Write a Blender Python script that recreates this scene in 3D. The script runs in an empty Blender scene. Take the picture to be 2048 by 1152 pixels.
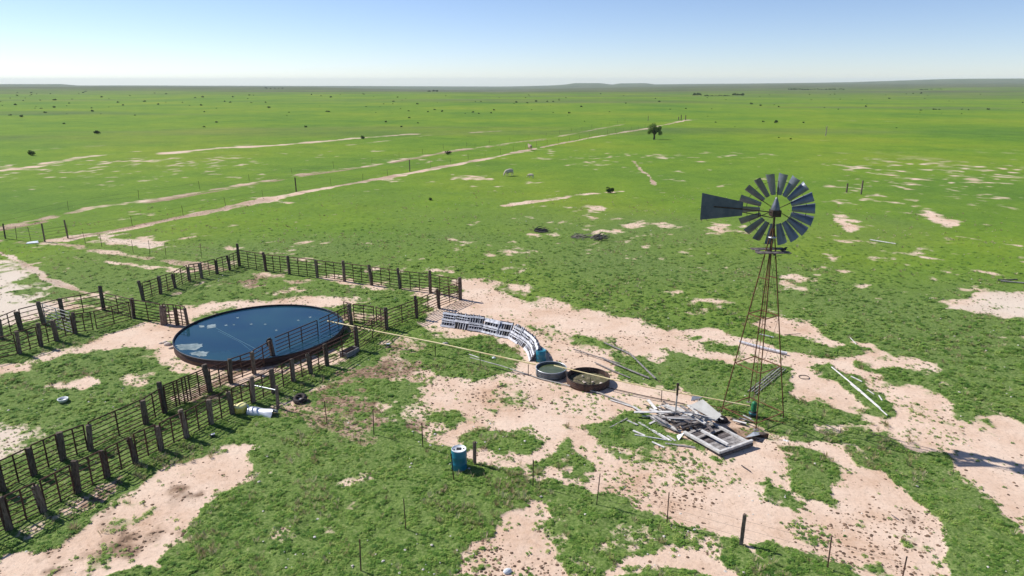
import bpy, math, random
import numpy as np
from mathutils import Vector, Matrix, Euler

# ------------------------------------------------------------------ camera, light, exposure
H = 14.0; FPX = 1365.0; VH = 162.0
PITCH = math.atan((576 - VH) / FPX)
SP, CP = math.sin(PITCH), math.cos(PITCH)
sc = bpy.context.scene
cam = bpy.data.cameras.new('camera'); cam_o = bpy.data.objects.new('camera', cam)
sc.collection.objects.link(cam_o); sc.camera = cam_o
cam.sensor_width = 36.0; cam.lens = 36.0 * FPX / 2048.0
cam.clip_start = 0.5; cam.clip_end = 40000
cam_o.location = (0, 0, H); cam_o.rotation_euler = (math.pi / 2 - PITCH, 0, 0)

SUN_EL = math.radians(43.0); SUN_AZ = math.radians(153.5)      # direction the light comes from, counted from +X
sdir = Vector((math.cos(SUN_EL) * math.cos(SUN_AZ), math.cos(SUN_EL) * math.sin(SUN_AZ), math.sin(SUN_EL)))
w = bpy.data.worlds.new('World'); sc.world = w; w.use_nodes = True
nt = w.node_tree; nt.nodes.clear()
sky = nt.nodes.new('ShaderNodeTexSky'); sky.sky_type = 'NISHITA'; sky.sun_disc = False
sky.sun_elevation = SUN_EL; sky.sun_rotation = math.pi / 2 - SUN_AZ
sky.altitude = 900; sky.air_density = 0.8; sky.dust_density = 0.15; sky.ozone_density = 2.2
bg = nt.nodes.new('ShaderNodeBackground'); bg.inputs[1].default_value = 0.098
wo = nt.nodes.new('ShaderNodeOutputWorld')
tint = nt.nodes.new('ShaderNodeMix'); tint.data_type = 'RGBA'; tint.blend_type = 'MULTIPLY'; tint.inputs[0].default_value = 1
tint.inputs[7].default_value = (.96, .945, 1.05, 1)
nt.links.new(sky.outputs[0], tint.inputs[6]); nt.links.new(tint.outputs[2], bg.inputs[0]); nt.links.new(bg.outputs[0], wo.inputs[0])
sun = bpy.data.lights.new('sun', 'SUN'); sun.energy = 4.5; sun.angle = math.radians(0.53); sun.color = (1, 0.955, 0.89)
sun_o = bpy.data.objects.new('sun', sun); sc.collection.objects.link(sun_o)
sun_o.rotation_euler = sdir.to_track_quat('Z', 'Y').to_euler()
sc.view_settings.view_transform = 'Standard'; sc.view_settings.look = 'None'
sc.view_settings.exposure = 0.38; sc.view_settings.gamma = 1; sc.view_settings.use_curve_mapping = False
sc.cycles.max_bounces = 6; sc.cycles.diffuse_bounces = 2; sc.cycles.glossy_bounces = 3
sc.cycles.transmission_bounces = 4; sc.cycles.volume_bounces = 1; sc.cycles.transparent_max_bounces = 6
sc.cycles.use_denoising = True

rnd = random.Random(7)
COL = sc.collection
PI = math.pi

# ------------------------------------------------------------------ photo pixel <-> ground
def ray(u, v):
    a = (u - 1024) / FPX; b = (v - 576) / FPX
    return (a, CP - b * SP, -b * CP - SP)
def G(u, v, z=0.0):
    r = ray(u, v); t = (H - z) / -r[2]
    return Vector((r[0] * t, r[1] * t, z))
def zat(v, y):
    r = ray(1024, v); return H + r[2] * y / r[1]

# ------------------------------------------------------------------ numpy noise
_r = np.random.RandomState(3)
TAB = _r.rand(256, 256).astype(np.float32)
def vnoise(x, y):
    xi = np.floor(x).astype(np.int64); yi = np.floor(y).astype(np.int64)
    fx = (x - xi).astype(np.float32); fy = (y - yi).astype(np.float32)
    fx = fx * fx * (3 - 2 * fx); fy = fy * fy * (3 - 2 * fy)
    a = TAB[xi & 255, yi & 255]; b = TAB[(xi + 1) & 255, yi & 255]
    c = TAB[xi & 255, (yi + 1) & 255]; d = TAB[(xi + 1) & 255, (yi + 1) & 255]
    return (a * (1 - fx) + b * fx) * (1 - fy) + (c * (1 - fx) + d * fx) * fy
def fbm(x, y, scale, octs=4, seed=0, gain=0.55, cut=None):
    """0..1 fractal noise; cut = the local sample spacing in metres: finer octaves fade out"""
    tot = 0; amp = 1.0; s = 0
    ca, sa = math.cos(0.6), math.sin(0.6)
    px_, py_ = x / scale + seed * 17.3, y / scale + seed * 9.1
    wl = scale
    for i in range(octs):
        n = vnoise(px_, py_) - 0.5
        if cut is not None:
            n = n * np.clip(wl / (2.0 * cut) - 0.5, 0, 1)
        tot = tot + amp * n; s += amp; amp *= gain; wl /= 2.1
        px_, py_ = (px_ * ca - py_ * sa) * 2.1 + 5.2, (px_ * sa + py_ * ca) * 2.1 + 1.7
    return 0.5 + tot / s * 1.35
def sstep(a, b, x):
    t = np.clip((x - a) / (b - a), 0, 1); return t * t * (3 - 2 * t)

# ------------------------------------------------------------------ ground cover map (green growth, bare soil, mud), traced on the ground
# (value, soft edge in photo px, polygon)  painted in order
PV = [
 (0.08, 10, [(925,556),(960,560),(1060,573),(1110,602),(1170,627),(1270,640),(1330,655),(1400,652),(1480,655),(1540,640),(1600,642),(1650,672),(1700,688),(1740,690),(1800,718),(1850,722),(1880,758),(1960,790),(1985,818),(2060,865),(2060,1085),(1990,1040),(1960,960),(1900,930),(1850,905),(1790,900),(1730,870),(1680,875),(1700,930),(1790,960),(1850,1010),(1880,1060),(1880,1160),(1740,1160),(1650,1120),(1560,1100),(1440,1075),(1340,1050),(1290,1010),(1200,990),(1130,960),(1060,945),(1000,935),(960,930),(930,905),(880,890),(800,850),(700,850),(640,830),(560,815),(600,780),(660,760),(740,720),(800,700),(850,660),(830,640),(880,600)]),
 (0.42, 22, [(570,810),(640,770),(700,720),(790,690),(850,700),(860,760),(870,800),(900,860),(890,890),(800,850),(700,850),(640,830)]),
 (0.62, 14, [(770,665),(880,660),(940,690),(1040,720),(1040,745),(990,758),(900,745),(840,735),(790,705)]),
 (0.95, 10, [(905,680),(960,668),(1010,690),(1045,715),(1030,735),(985,745),(955,763),(900,758),(870,740),(800,715),(850,705)]),
 (0.74, 14, [(690,770),(760,752),(830,765),(850,795),(830,815),(740,800),(690,795)]),
 (0.72, 10, [(830,832),(920,822),(955,838),(900,852),(840,847)]),
 (0.93, 9, [(935,878),(960,868),(1000,873),(1030,864),(1060,863),(1086,883),(1070,905),(1030,905),(1010,915),(970,905),(930,898)]),
 (0.74, 8, [(1105,893),(1135,890),(1150,915),(1200,940),(1160,950),(1110,930)]),
 (0.6, 8, [(1080,930),(1120,925),(1130,945),(1090,948)]),
 (0.6, 8, [(1165,938),(1200,940),(1200,962),(1165,955)]),
 (0.93, 10, [(1160,845),(1200,835),(1240,820),(1290,830),(1330,860),(1400,905),(1445,918),(1440,925),(1380,905),(1330,893),(1240,895),(1190,880)]),
 (0.45, 14, [(1200,885),(1300,890),(1400,930),(1410,950),(1330,940),(1230,915)]),
 (0.85, 6, [(1118,845),(1140,845),(1150,860),(1120,858)]),
 (0.84, 8, [(1060,652),(1100,652),(1135,668),(1120,680),(1070,668)]),
 (0.7, 8, [(1125,680),(1165,670),(1215,675),(1240,700),(1225,712),(1180,705),(1140,695)]),
 (0.82, 9, [(1230,705),(1290,712),(1330,740),(1450,765),(1475,800),(1440,795),(1330,765),(1270,755),(1200,735)]),
 (0.93, 10, [(1318,702),(1360,696),(1382,712),(1460,722),(1570,735),(1585,790),(1565,832),(1480,815),(1400,790),(1330,755)]),
 (0.8, 6, [(1360,674),(1400,672),(1402,684),(1368,683)]),
 (0.6, 10, [(1385,690),(1470,688),(1480,705),(1400,705)]),
 (0.85, 9, [(1440,652),(1500,655),(1560,668),(1640,690),(1720,690),(1730,712),(1640,722),(1560,702),(1480,675)]),
 (0.94, 8, [(1632,730),(1680,735),(1730,757),(1788,815),(1765,833),(1720,815),(1680,780),(1645,752)]),
 (0.9, 9, [(1725,738),(1800,735),(1850,742),(1885,762),(1860,778),(1760,765)]),
 (0.62, 12, [(1880,765),(1960,790),(2010,835),(1950,840),(1900,820),(1860,790)]),
 (0.86, 9, [(1575,795),(1650,800),(1712,842),(1650,848),(1600,845),(1570,830)]),
 (0.86, 9, [(1620,870),(1680,868),(1760,888),(1850,905),(1890,925),(1960,975),(2010,1050),(2060,1090),(2060,1160),(1900,1160),(1890,1080),(1830,1030),(1790,975),(1730,940),(1690,900)]),
 (0.9, 9, [(1545,900),(1600,903),(1670,930),(1692,990),(1650,1003),(1600,985),(1580,940)]),
 (0.88, 8, [(1530,985),(1600,990),(1635,1015),(1640,1030),(1590,1030),(1540,1005)]),
 (0.6, 8, [(1525,965),(1560,968),(1565,985),(1530,982)]),
 (0.5, 12, [(1540,1040),(1600,1045),(1660,1080),(1660,1110),(1590,1090)]),
 (0.93, 12, [(1240,1160),(1160,1160),(1110,1110),(1080,1080),(1090,1040),(1065,1000),(1020,985),(940,955),(1000,940),(1080,960),(1180,995),(1260,1015),(1330,1050),(1420,1078),(1480,1088),(1560,1105),(1640,1118),(1720,1130),(1760,1160),(1560,1160),(1500,1120),(1440,1090),(1350,1085),(1290,1115)]),
 (0.96, 12, [(430,870),(500,845),(570,828),(640,845),(700,862),(800,885),(900,920),(1000,955),(1090,975),(1090,1000),(1000,1000),(975,1040),(960,1070),(910,1095),(870,1160),(290,1160),(330,1090),(400,1060),(440,1010),(480,960),(520,910),(480,895)]),
 (0.5, 22, [(600,945),(740,940),(760,975),(690,990),(620,970)]),
 (0.74, 30, [(430,1010),(560,970),(760,990),(790,1060),(700,1150),(480,1150),(400,1100)]),
 (0.04, 8, [(870,1160),(890,1110),(925,1088),(960,1070),(980,1020),(1000,1000),(1040,990),(1075,1000),(1080,1030),(1070,1060),(1080,1085),(1100,1110),(1140,1160)]),
 (0.12, 9, [(1180,1160),(1230,1130),(1290,1105),(1350,1088),(1420,1090),(1470,1110),(1500,1130),(1540,1160)]),
 (0.9, 14, [(0,1100),(60,1060),(200,985),(300,930),(430,870),(500,860),(480,890),(380,905),(300,955),(240,995),(180,1035),(100,1085),(0,1130)]),
 (0.13, 12, [(-30,1170),(0,1125),(100,1092),(180,1043),(240,1005),(300,965),(380,912),(470,885),(512,895),(495,930),(455,990),(400,1045),(340,1085),(300,1160)]),
 (0.36, 16, [(0,1085),(100,1030),(190,985),(290,935),(280,960),(150,1030),(40,1100)]),
 (0.04, 9, [(105,770),(140,752),(165,742),(172,762),(160,780),(115,782)]),
 (0.42, 12, [(230,752),(300,742),(310,765),(240,775)]),
 (0.35, 22, [(-20,820),(60,832),(105,880),(70,930),(-20,970)]),
 (0.12, 12, [(-30,740),(60,718),(120,700),(200,672),(270,650),(330,643),(385,645),(345,680),(350,712),(390,735),(440,742),(560,736),(600,715),(700,690),(695,720),(560,752),(450,775),(380,765),(330,740),(290,700),(200,700),(110,722),(30,750),(-30,765)]),
 (0.28, 12, [(330,800),(420,755),(470,740),(420,790),(350,815)]),
 (0.12, 12, [(330,622),(400,606),(500,600),(600,597),(660,590),(690,605),(640,620),(560,613),(450,616),(380,640),(330,640)]),
 (0.5, 22, [(390,560),(430,545),(560,545),(620,560),(540,585),(440,585)]),
 (0.34, 12, [(690,600),(770,635),(760,650),(690,650)]),
 (0.3, 8, [(520,550),(620,556),(740,572),(860,596),(915,600),(915,590),(860,580),(740,562),(620,550)]),
 (0.55, 18, [(650,735),(700,700),(760,668),(830,655),(850,690),(760,720),(700,760)]),
 (0.16, 16, [(-20,515),(40,528),(75,565),(100,588),(90,603),(200,596),(215,606),(130,625),(60,642),(-20,655)]),
 (0.7, 14, [(40,560),(95,560),(110,600),(50,600)]),
 (0.22, 12, [(190,470),(290,476),(372,497),(300,502),(220,490)]),
 (0.3, 8, [(905,349),(985,352),(985,360),(905,358)]),
 (0.3, 8, [(-20,352),(50,352),(30,362),(-20,364)]),
 (0.18, 7, [(1130,414),(1190,412),(1217,420),(1185,426),(1130,422)]),
 (0.14, 7, [(1820,405),(1860,420),(1925,445),(1900,456),(1850,438)]),
 (0.2, 7, [(1662,430),(1690,432),(1728,463),(1700,464),(1680,450)]),
 (0.4, 12, [(1375,440),(1470,442),(1500,465),(1440,470)]),
 (0.08, 9, [(1885,605),(1950,586),(2060,588),(2060,642),(1990,636),(1900,622)]),
 (0.4, 9, [(1990,655),(2060,665),(2060,690),(2000,680)]),
 (0.42, 12, [(1572,580),(1570,550),(1630,533),(1650,500),(1692,498),(1670,535),(1640,570),(1600,588)]),
 (0.3, 7, [(1680,538),(1745,545),(1740,551),(1685,546)]),
 (0.2, 7, [(1688,562),(1765,572),(1720,577)]),
 (0.3, 7, [(838,534),(905,536),(905,544),(845,541)]),
 (0.2, 7, [(1040,462),(1078,466),(1085,475),(1050,476)]),
 (0.2, 7, [(1098,473),(1180,471),(1200,482),(1120,481)]),
 (0.55, 14, [(940,565),(1000,562),(1110,600),(1090,618),(1000,590)]),
 (0.55, 16, [(1380,600),(1500,590),(1560,620),(1480,645),(1380,640)]),
 (0.85, 9, [(1445,815),(1500,800),(1580,825),(1640,850),(1640,880),(1560,885),(1540,862),(1470,830)]),
 (0.66, 40, [(1650,290),(2060,290),(2060,420),(1700,410)]),
 (0.68, 40, [(1040,430),(1380,440),(1420,520),(1250,500),(1060,500)]),
 (0.66, 30, [(0,300),(500,300),(520,345),(280,360),(0,350)]),
]
# (value, half width in metres, break-up, polyline)
PL = [
 (0.12, .22, 0, [(-20,498),(30,518),(65,540),(120,568),(180,588),(205,596)]),
 (0.32, .45, 0, [(0,484),(130,490),(250,510),(400,530),(440,540)]),
 (0.10, .8, .2, [(120,481),(250,459),(350,438),(490,408),(600,386),(700,368),(850,341),(1000,312),(1100,291),(1200,272),(1290,258),(1375,240)]),
 (0.30, .75, .25, [(-30,462),(80,440),(180,416),(330,397),(450,375),(600,350),(750,330),(900,302),(1100,276),(1250,248)]),
 (0.25, 1.1, .5, [(-20,345),(60,335),(160,315),(270,303)]),
 (0.12, 1.6, .35, [(340,306),(440,296),(560,290),(720,276),(830,268)]),
 (0.3, 1.0, .5, [(700,290),(760,283),(860,270),(1000,262)]),
 (0.15, .55, .4, [(1010,412),(1080,402),(1160,390),(1240,383)]),
 (0.15, .25, .1, [(1268,322),(1278,337),(1298,352),(1308,370)]),
 (0.3, .4, .5, [(150,515),(260,530),(380,545)]),
 (0.3, .8, .5, [(1330,245),(1420,237),(1600,240),(1800,243)]),
 (0.45, .3, .2, [(1860,555),(1900,575),(1930,580)]),
 (0.35, .35, .3, [(1900,470),(1960,480),(2060,495)]),
]
# mud, dung and trampled dark soil
PM = [
 (0.42, 20, [(1760,1000),(1830,1005),(1860,1060),(1780,1055)]),
 (0.42, 16, [(1190,985),(1250,1000),(1240,1010),(1190,1000)]),
 (0.5, 18, [(60,1120),(200,1040),(330,990),(400,1020),(300,1110),(150,1160)]),
 (0.75, 26, [(560,800),(640,765),(700,710),(800,680),(870,690),(860,740),(760,800),(860,880),(700,850),(620,828)]),
 (0.85, 16, [(600,800),(650,770),(700,790),(680,830),(620,825)]),
 (0.7, 20, [(400,560),(430,545),(560,545),(600,560),(520,580),(430,580)]),
 (0.7, 16, [(350,800),(440,750),(470,745),(420,800)]),
 (0.8, 14, [(150,1010),(290,935),(285,955),(160,1030)]),
 (0.6, 18, [(660,600),(780,640),(760,660),(690,655)]),
 (0.5, 14, [(130,640),(200,620),(270,640),(190,680)]),
 (0.7, 12, [(1370,850),(1480,820),(1530,860),(1450,910)]),
 (0.45, 22, [(130,1130),(330,950),(430,1000),(300,1140)]),
]
# pale silty ground
PW = [
 (0.9, 25, [(-40,500),(110,560),(110,620),(-40,660)]),
 (0.6, 30, [(190,465),(372,497),(300,505)]),
 (0.7, 20, [(1980,580),(2080,580),(2080,650),(1880,620)]),
 (0.6, 30, [(-30,800),(120,860),(80,960),(-30,980)]),
]
YS = 2.1
def proj_np(x, y):
    d = y * CP + H * SP
    up = y * SP - H * CP
    return 1024 + FPX * x / d, 576 - FPX * up / d
def sdpoly(u, v, poly):
    P = np.array(poly, dtype=np.float64); P[:, 1] *= YS
    v = v * YS
    d = np.full(u.shape, 1e18); inside = np.zeros(u.shape, bool)
    n = len(P); j = n - 1
    for i in range(n):
        ax, ay = P[j]; bx, by = P[i]
        ex, ey = bx - ax, by - ay
        wx, wy = u - ax, v - ay
        t = np.clip((wx * ex + wy * ey) / (ex * ex + ey * ey + 1e-9), 0, 1)
        dx, dy = wx - ex * t, wy - ey * t
        d = np.minimum(d, dx * dx + dy * dy)
        c = ((ay > v) != (by > v)) & (u < (bx - ax) * (v - ay) / (by - ay + 1e-12) + ax)
        inside ^= c
        j = i
    d = np.sqrt(d)
    return np.where(inside, -d, d)
def paint(val, u, v, polys):
    for target, soft, poly in polys:
        P = np.array(poly)
        s2 = soft * 1.8
        m = (u > P[:, 0].min() - s2) & (u < P[:, 0].max() + s2) & (v > P[:, 1].min() - s2) & (v < P[:, 1].max() + s2)
        if not m.any(): continue
        sd = sdpoly(u[m], v[m], poly)
        wgt = 1 - sstep(-soft * 1.7, soft * 1.7, sd)
        val[m] = val[m] * (1 - wgt) + target * wgt
    return val
# dark, rutted earth beside the tracks: (half width in metres, strength, polyline)
PLM = [(.55, .9, [G(*p) for p in [(-30,467),(80,445),(180,421),(330,401),(450,379),(600,353),(750,332),(900,304),(1100,278)]]),
       (.35, .8, [G(*p) for p in [(140,478),(250,456),(350,435),(430,419)]]), (.5, .7, [G(*p) for p in [(556,822),(640,843),(700,862),(745,880)]])]
LINES_G = [(t, hw, br, [G(*p) for p in pl]) for t, hw, br, pl in PL]
def field(x, y, cut=None):
    r = np.hypot(x, y)
    wx = (fbm(x, y, 1.6, 3, 11) - .5) * 1.5; wy = (fbm(x, y, 1.6, 3, 23) - .5) * 1.5
    infront = y > 4
    ys_ = np.where(infront, y + wy, 4.0)
    u, v = proj_np(x + wx, np.maximum(ys_, 4))
    # how green the plain is in general
    base = 0.93 - 0.12 * fbm(x, y, 40, 3, 5) - 0.07 * sstep(60, 140, r)
    val = base.astype(np.float64)
    val = paint(val, u, v, PV)
    lw = np.zeros(x.shape); lt = np.zeros(x.shape)
    for target, hw, br, pl in LINES_G:
        d = np.full(x.shape, 1e9)
        for a, b in zip(pl[:-1], pl[1:]):
            ex, ey = b.x - a.x, b.y - a.y
            m = (x > min(a.x, b.x) - 6) & (x < max(a.x, b.x) + 6) & (y > min(a.y, b.y) - 6) & (y < max(a.y, b.y) + 6)
            if not m.any(): continue
            X = x[m] + wx[m] * .35; Y = y[m] + wy[m] * .35
            t = np.clip(((X - a.x) * ex + (Y - a.y) * ey) / (ex * ex + ey * ey), 0, 1)
            d[m] = np.minimum(d[m], np.hypot(X - a.x - ex * t, Y - a.y - ey * t) * 1.0)
        k = hw * (1 + .6 * (fbm(x, y, 7, 2, 31) - .5) * 2)
        wgt = (1 - sstep(k * .6, k * 1.6, d))
        if br: wgt = wgt * (1 - br * 2.0 * np.clip(fbm(x, y, 12, 3, 41) - .35, 0, 1))
        wgt = np.clip(wgt, 0, 1)
        val = val * (1 - wgt) + (target + .1) * wgt
        k2 = (wgt > lw) & (br < .3); lw = np.where(k2, wgt, lw); lt = np.where(k2, target + .12, lt)
    n = fbm(x, y, 1.9, 6, 3, .80, cut)
    n2 = fbm(x, y, 9, 4, 8, .6, cut)
    q = val + (n - .5) * 1.55 + (n2 - .5) * .40
    q = q * (1 - lw * .85) + (lt + (n - .5) * .8) * lw * .85
    # far away whole patches of plain are thin
    soft = 0.27 + 0.16 * sstep(50, 160, r)
    veg = sstep(.5 - soft, .5 + soft, q)
    mud = paint(np.zeros(x.shape), u, v, PM)
    mud = sstep(.3, .8, mud + (fbm(x, y, .9, 4, 51, .6, cut) - .5) * 1.1) * (mud > .01)
    mud = np.maximum(mud, lw * .55 * sstep(.3, .6, fbm(x, y, 6, 3, 55)))
    for hw, stg, pl in PLM:
        for a, b in zip(pl[:-1], pl[1:]):
            ex, ey = b.x - a.x, b.y - a.y
            m = (x > min(a.x, b.x) - 4) & (x < max(a.x, b.x) + 4) & (y > min(a.y, b.y) - 4) & (y < max(a.y, b.y) + 4)
            if not m.any(): continue
            X = x[m] + wx[m] * .4; Y = y[m] + wy[m] * .4
            t = np.clip(((X - a.x) * ex + (Y - a.y) * ey) / (ex * ex + ey * ey), 0, 1)
            g_ = (1 - sstep(hw * .4, hw * 1.6, np.hypot(X - a.x - ex * t, Y - a.y - ey * t))) * stg * sstep(.25, .55, fbm(x[m], y[m], 9, 3, 58))
            mud[m] = np.maximum(mud[m], g_); veg[m] = veg[m] * (1 - g_ * .85)
    pale = paint(np.zeros(x.shape), u, v, PW)
    return veg, mud, pale, val

# skyline of the far country: photo rows per column of the picture at several distances (metres above the plain follow)
def terrain(x, y):
    r = np.hypot(x, y)
    u = 1024 + FPX * (x / np.maximum(y, 1e-3)) / CP
    u = np.where(y <= 1, np.where(x > 0, 6000, -6000), u)
    u = np.clip(u, -3000, 5000)
    rr = [900, 1800, 3200, 5000, 7800]
    cols = [
     ([0, 300, 620, 760, 1000, 1120, 1400, 2048], [174, 174.5, 175, 179, 183, 179, 175, 173]),
     ([0, 300, 640, 900, 1120, 1400, 1600, 2048], [172.5, 173, 175, 179, 175.5, 171, 168, 166]),
     ([0, 120, 155, 640, 1000, 1100, 1130, 1150, 1200, 1225, 1240, 1290, 1310, 1500, 1700, 1900, 2048, 3000], [168, 168, 171, 172.2, 173.5, 171, 169, 166, 166, 169, 166.5, 166, 168.5, 167, 164.5, 158, 157, 155]),
     ([0, 500, 1100, 2048], [171, 173, 173, 170]),
    ]
    def z_of(vv, d):     # height of something d metres ahead that shows at row vv
        a = (vv - 576) / FPX
        return H + (-a * CP - SP) / (CP - a * SP) * d
    fw = np.maximum(y, 0.25 * r)
    zs = [np.zeros_like(r)]
    for k, (us, vs) in enumerate(cols):
        vv = np.interp(u, us, vs)
        zs.append(z_of(vv, rr[k + 1] * fw / r))
    z = np.zeros_like(r)
    lr = np.log(np.maximum(r, 1))
    for k in range(4):
        t = np.clip((lr - math.log(rr[k])) / (math.log(rr[k + 1]) - math.log(rr[k])), 0, 1)
        t = t * t * (3 - 2 * t)
        seg = zs[k] * (1 - t) + zs[k + 1] * t
        z = np.where(r >= rr[k], seg, z)
    z = z + np.where(r > 1200, (fbm(x, y, 900, 3, 61) - .5) * np.clip((r - 1200) / 3000, 0, 1) * 3, 0)
    return z

# ------------------------------------------------------------------ materials
def mat(name, c1, c2=None, rough=.8, metal=0., scale=6., bump=0., spec=.3, detail=5, c3=None, stretch=None, contrast=(.35, .65), rnd_obj=0.0):
    m = bpy.data.materials.new(name); m.use_nodes = True
    n = m.node_tree.nodes; l = m.node_tree.links
    b = n['Principled BSDF']; b.inputs['Roughness'].default_value = rough; b.inputs['Metallic'].default_value = metal
    b.inputs['Specular IOR Level'].default_value = spec
    geo = n.new('ShaderNodeNewGeometry'); mp = n.new('ShaderNodeMapping')
    l.new(geo.outputs['Position'], mp.inputs[0])
    if stretch: mp.inputs['Scale'].default_value = stretch
    no = n.new('ShaderNodeTexNoise'); no.inputs['Scale'].default_value = scale; no.inputs['Detail'].default_value = detail
    no.inputs['Roughness'].default_value = .65
    l.new(mp.outputs[0], no.inputs['Vector'])
    cr = n.new('ShaderNodeValToRGB'); e = cr.color_ramp.elements
    e[0].position, e[1].position = contrast
    e[0].color = (*c1, 1); e[1].color = (*(c2 or c1), 1)
    if c3:
        x = e.new((contrast[0] + contrast[1]) / 2); x.color = (*c3, 1)
    l.new(no.outputs[0], cr.inputs[0])
    out = cr.outputs[0]
    if rnd_obj:
        oi = n.new('ShaderNodeObjectInfo'); hs = n.new('ShaderNodeHueSaturation')
        mr = n.new('ShaderNodeMapRange'); mr.inputs['To Min'].default_value = 1 - rnd_obj; mr.inputs['To Max'].default_value = 1 + rnd_obj
        l.new(oi.outputs['Random'], mr.inputs[0]); l.new(mr.outputs[0], hs.inputs['Value']); l.new(out, hs.inputs['Color'])
        out = hs.outputs[0]
    l.new(out, b.inputs['Base Color'])
    if bump:
        bu = n.new('ShaderNodeBump'); bu.inputs['Strength'].default_value = bump; bu.inputs['Distance'].default_value = .02
        l.new(no.outputs[0], bu.inputs['Height']); l.new(bu.outputs[0], b.inputs['Normal'])
    return m

M_TIE = mat('creosoted_wood', (.060, .041, .031), (.225, .172, .135), rough=.9, scale=9, bump=.5, stretch=(3, 3, .6), rnd_obj=.4)
M_RAIL = mat('rusty_pipe', (.045, .028, .022), (.13, .06, .04), rough=.75, metal=.2, scale=5, rnd_obj=.3)
M_TPOST = mat('rusted_steel_post', (.12, .05, .035), (.03, .03, .03), rough=.8, scale=4)
M_WIRE = mat('fence_wire', (.12, .10, .09), rough=.6, metal=.4)
M_GREYWOOD = mat('weathered_grey_wood', (.15, .135, .13), (.40, .375, .36), rough=.9, scale=7, bump=.5, stretch=(1, 1, 1), rnd_obj=.28)
M_PALEWOOD = mat('bleached_wood', (.44, .42, .40), (.70, .68, .65), rough=.85, scale=6, bump=.4, rnd_obj=.15)
M_DARKWOOD = mat('dark_weathered_wood', (.05, .042, .04), (.17, .145, .14), rough=.9, scale=8, bump=.5, rnd_obj=.3)
M_WHITEWOOD = mat('whitewashed_wood', (.34, .34, .38), (.76, .76, .80), rough=.7, scale=6, rnd_obj=.28)
M_SLATSHADE = mat('slot_shade_slat', (.02, .02, .035), (.06, .058, .08), rough=.9, scale=5, rnd_obj=.3)  # near-black colour stands in for the shade inside the pallet slots
M_GALV = mat('galvanised_sheet', (.42, .44, .46), (.58, .60, .62), rough=.42, metal=.55, scale=2.5, spec=.5)
M_SAIL = mat('windmill_sheet_steel', (.13, .15, .185), (.20, .22, .26), rough=.45, metal=.45, scale=3, spec=.5, rnd_obj=.15)
M_RUST = mat('rusted_angle_iron', (.11, .052, .028), (.22, .105, .05), rough=.85, scale=7, bump=.2)
M_DARKIRON = mat('dark_iron', (.03, .026, .024), (.09, .06, .05), rough=.6, metal=.5, scale=6)
M_TANK = mat('painted_tank_steel', (.035, .022, .022), (.12, .07, .06), rough=.6, metal=.3, scale=1.4, c3=(.065, .035, .031), stretch=(1, 1, 2.5))
M_RIM = mat('tank_rim_steel', (.012, .016, .028), (.035, .04, .055), rough=.5, metal=.3, scale=3)
M_PVC = mat('sunbleached_pipe', (.66, .52, .24), (.82, .72, .42), rough=.45, scale=1.5)
M_GREYPIPE = mat('old_grey_pipe', (.28, .27, .25), (.45, .43, .40), rough=.6, scale=2)
M_RUBBER = mat('old_rubber', (.014, .01, .012), (.05, .035, .035), rough=.75, scale=8)
M_BLUE = mat('blue_plastic', (.005, .13, .20), (.012, .19, .28), rough=.42, scale=3, spec=.5)
M_LID = mat('white_plastic', (.66, .70, .72), (.78, .80, .82), rough=.4, scale=3, spec=.5)
M_YEL = mat('yellow_plastic', (.80, .62, .08), (.90, .76, .20), rough=.5, scale=8, spec=.4)
M_GREENP = mat('green_painted_pump', (.01, .10, .035), (.02, .20, .08), rough=.5, scale=8, spec=.4)
M_TEALP = mat('teal_coupling', (.02, .12, .14), (.05, .22, .24), rough=.5, scale=8, spec=.4)
M_CONC = mat('trough_concrete', (.15, .14, .135), (.30, .28, .27), rough=.95, scale=6, bump=.3)
M_STONE = mat('pale_stone', (.50, .40, .33), (.70, .62, .54), rough=.95, scale=8, bump=.3)
M_WHITE = mat('white_metal_sheet', (.70, .72, .75), (.85, .86, .88), rough=.35, metal=.25, scale=3, spec=.5)
M_BARK = mat('tree_bark', (.05, .035, .025), (.12, .09, .06), rough=.95, scale=4)
M_DRYWOOD = mat('dead_grey_branch', (.16, .13, .10), (.40, .35, .30), rough=.95, scale=4)
M_COWPALE = mat('cream_hide', (.42, .34, .27), (.62, .55, .48), rough=.8, scale=1.6)
M_COWDARK = mat('brown_hide', (.26, .18, .13), (.42, .33, .26), rough=.8, scale=1.6)
M_BLACK = mat('black_plastic', (.012, .012, .014), (.03, .03, .03), rough=.6, scale=3)
M_DIRTFILL = mat('tank_silt', (.085, .065, .045), (.20, .16, .11), rough=1, scale=5, c3=(.10, .10, .05), bump=.6)

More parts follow.
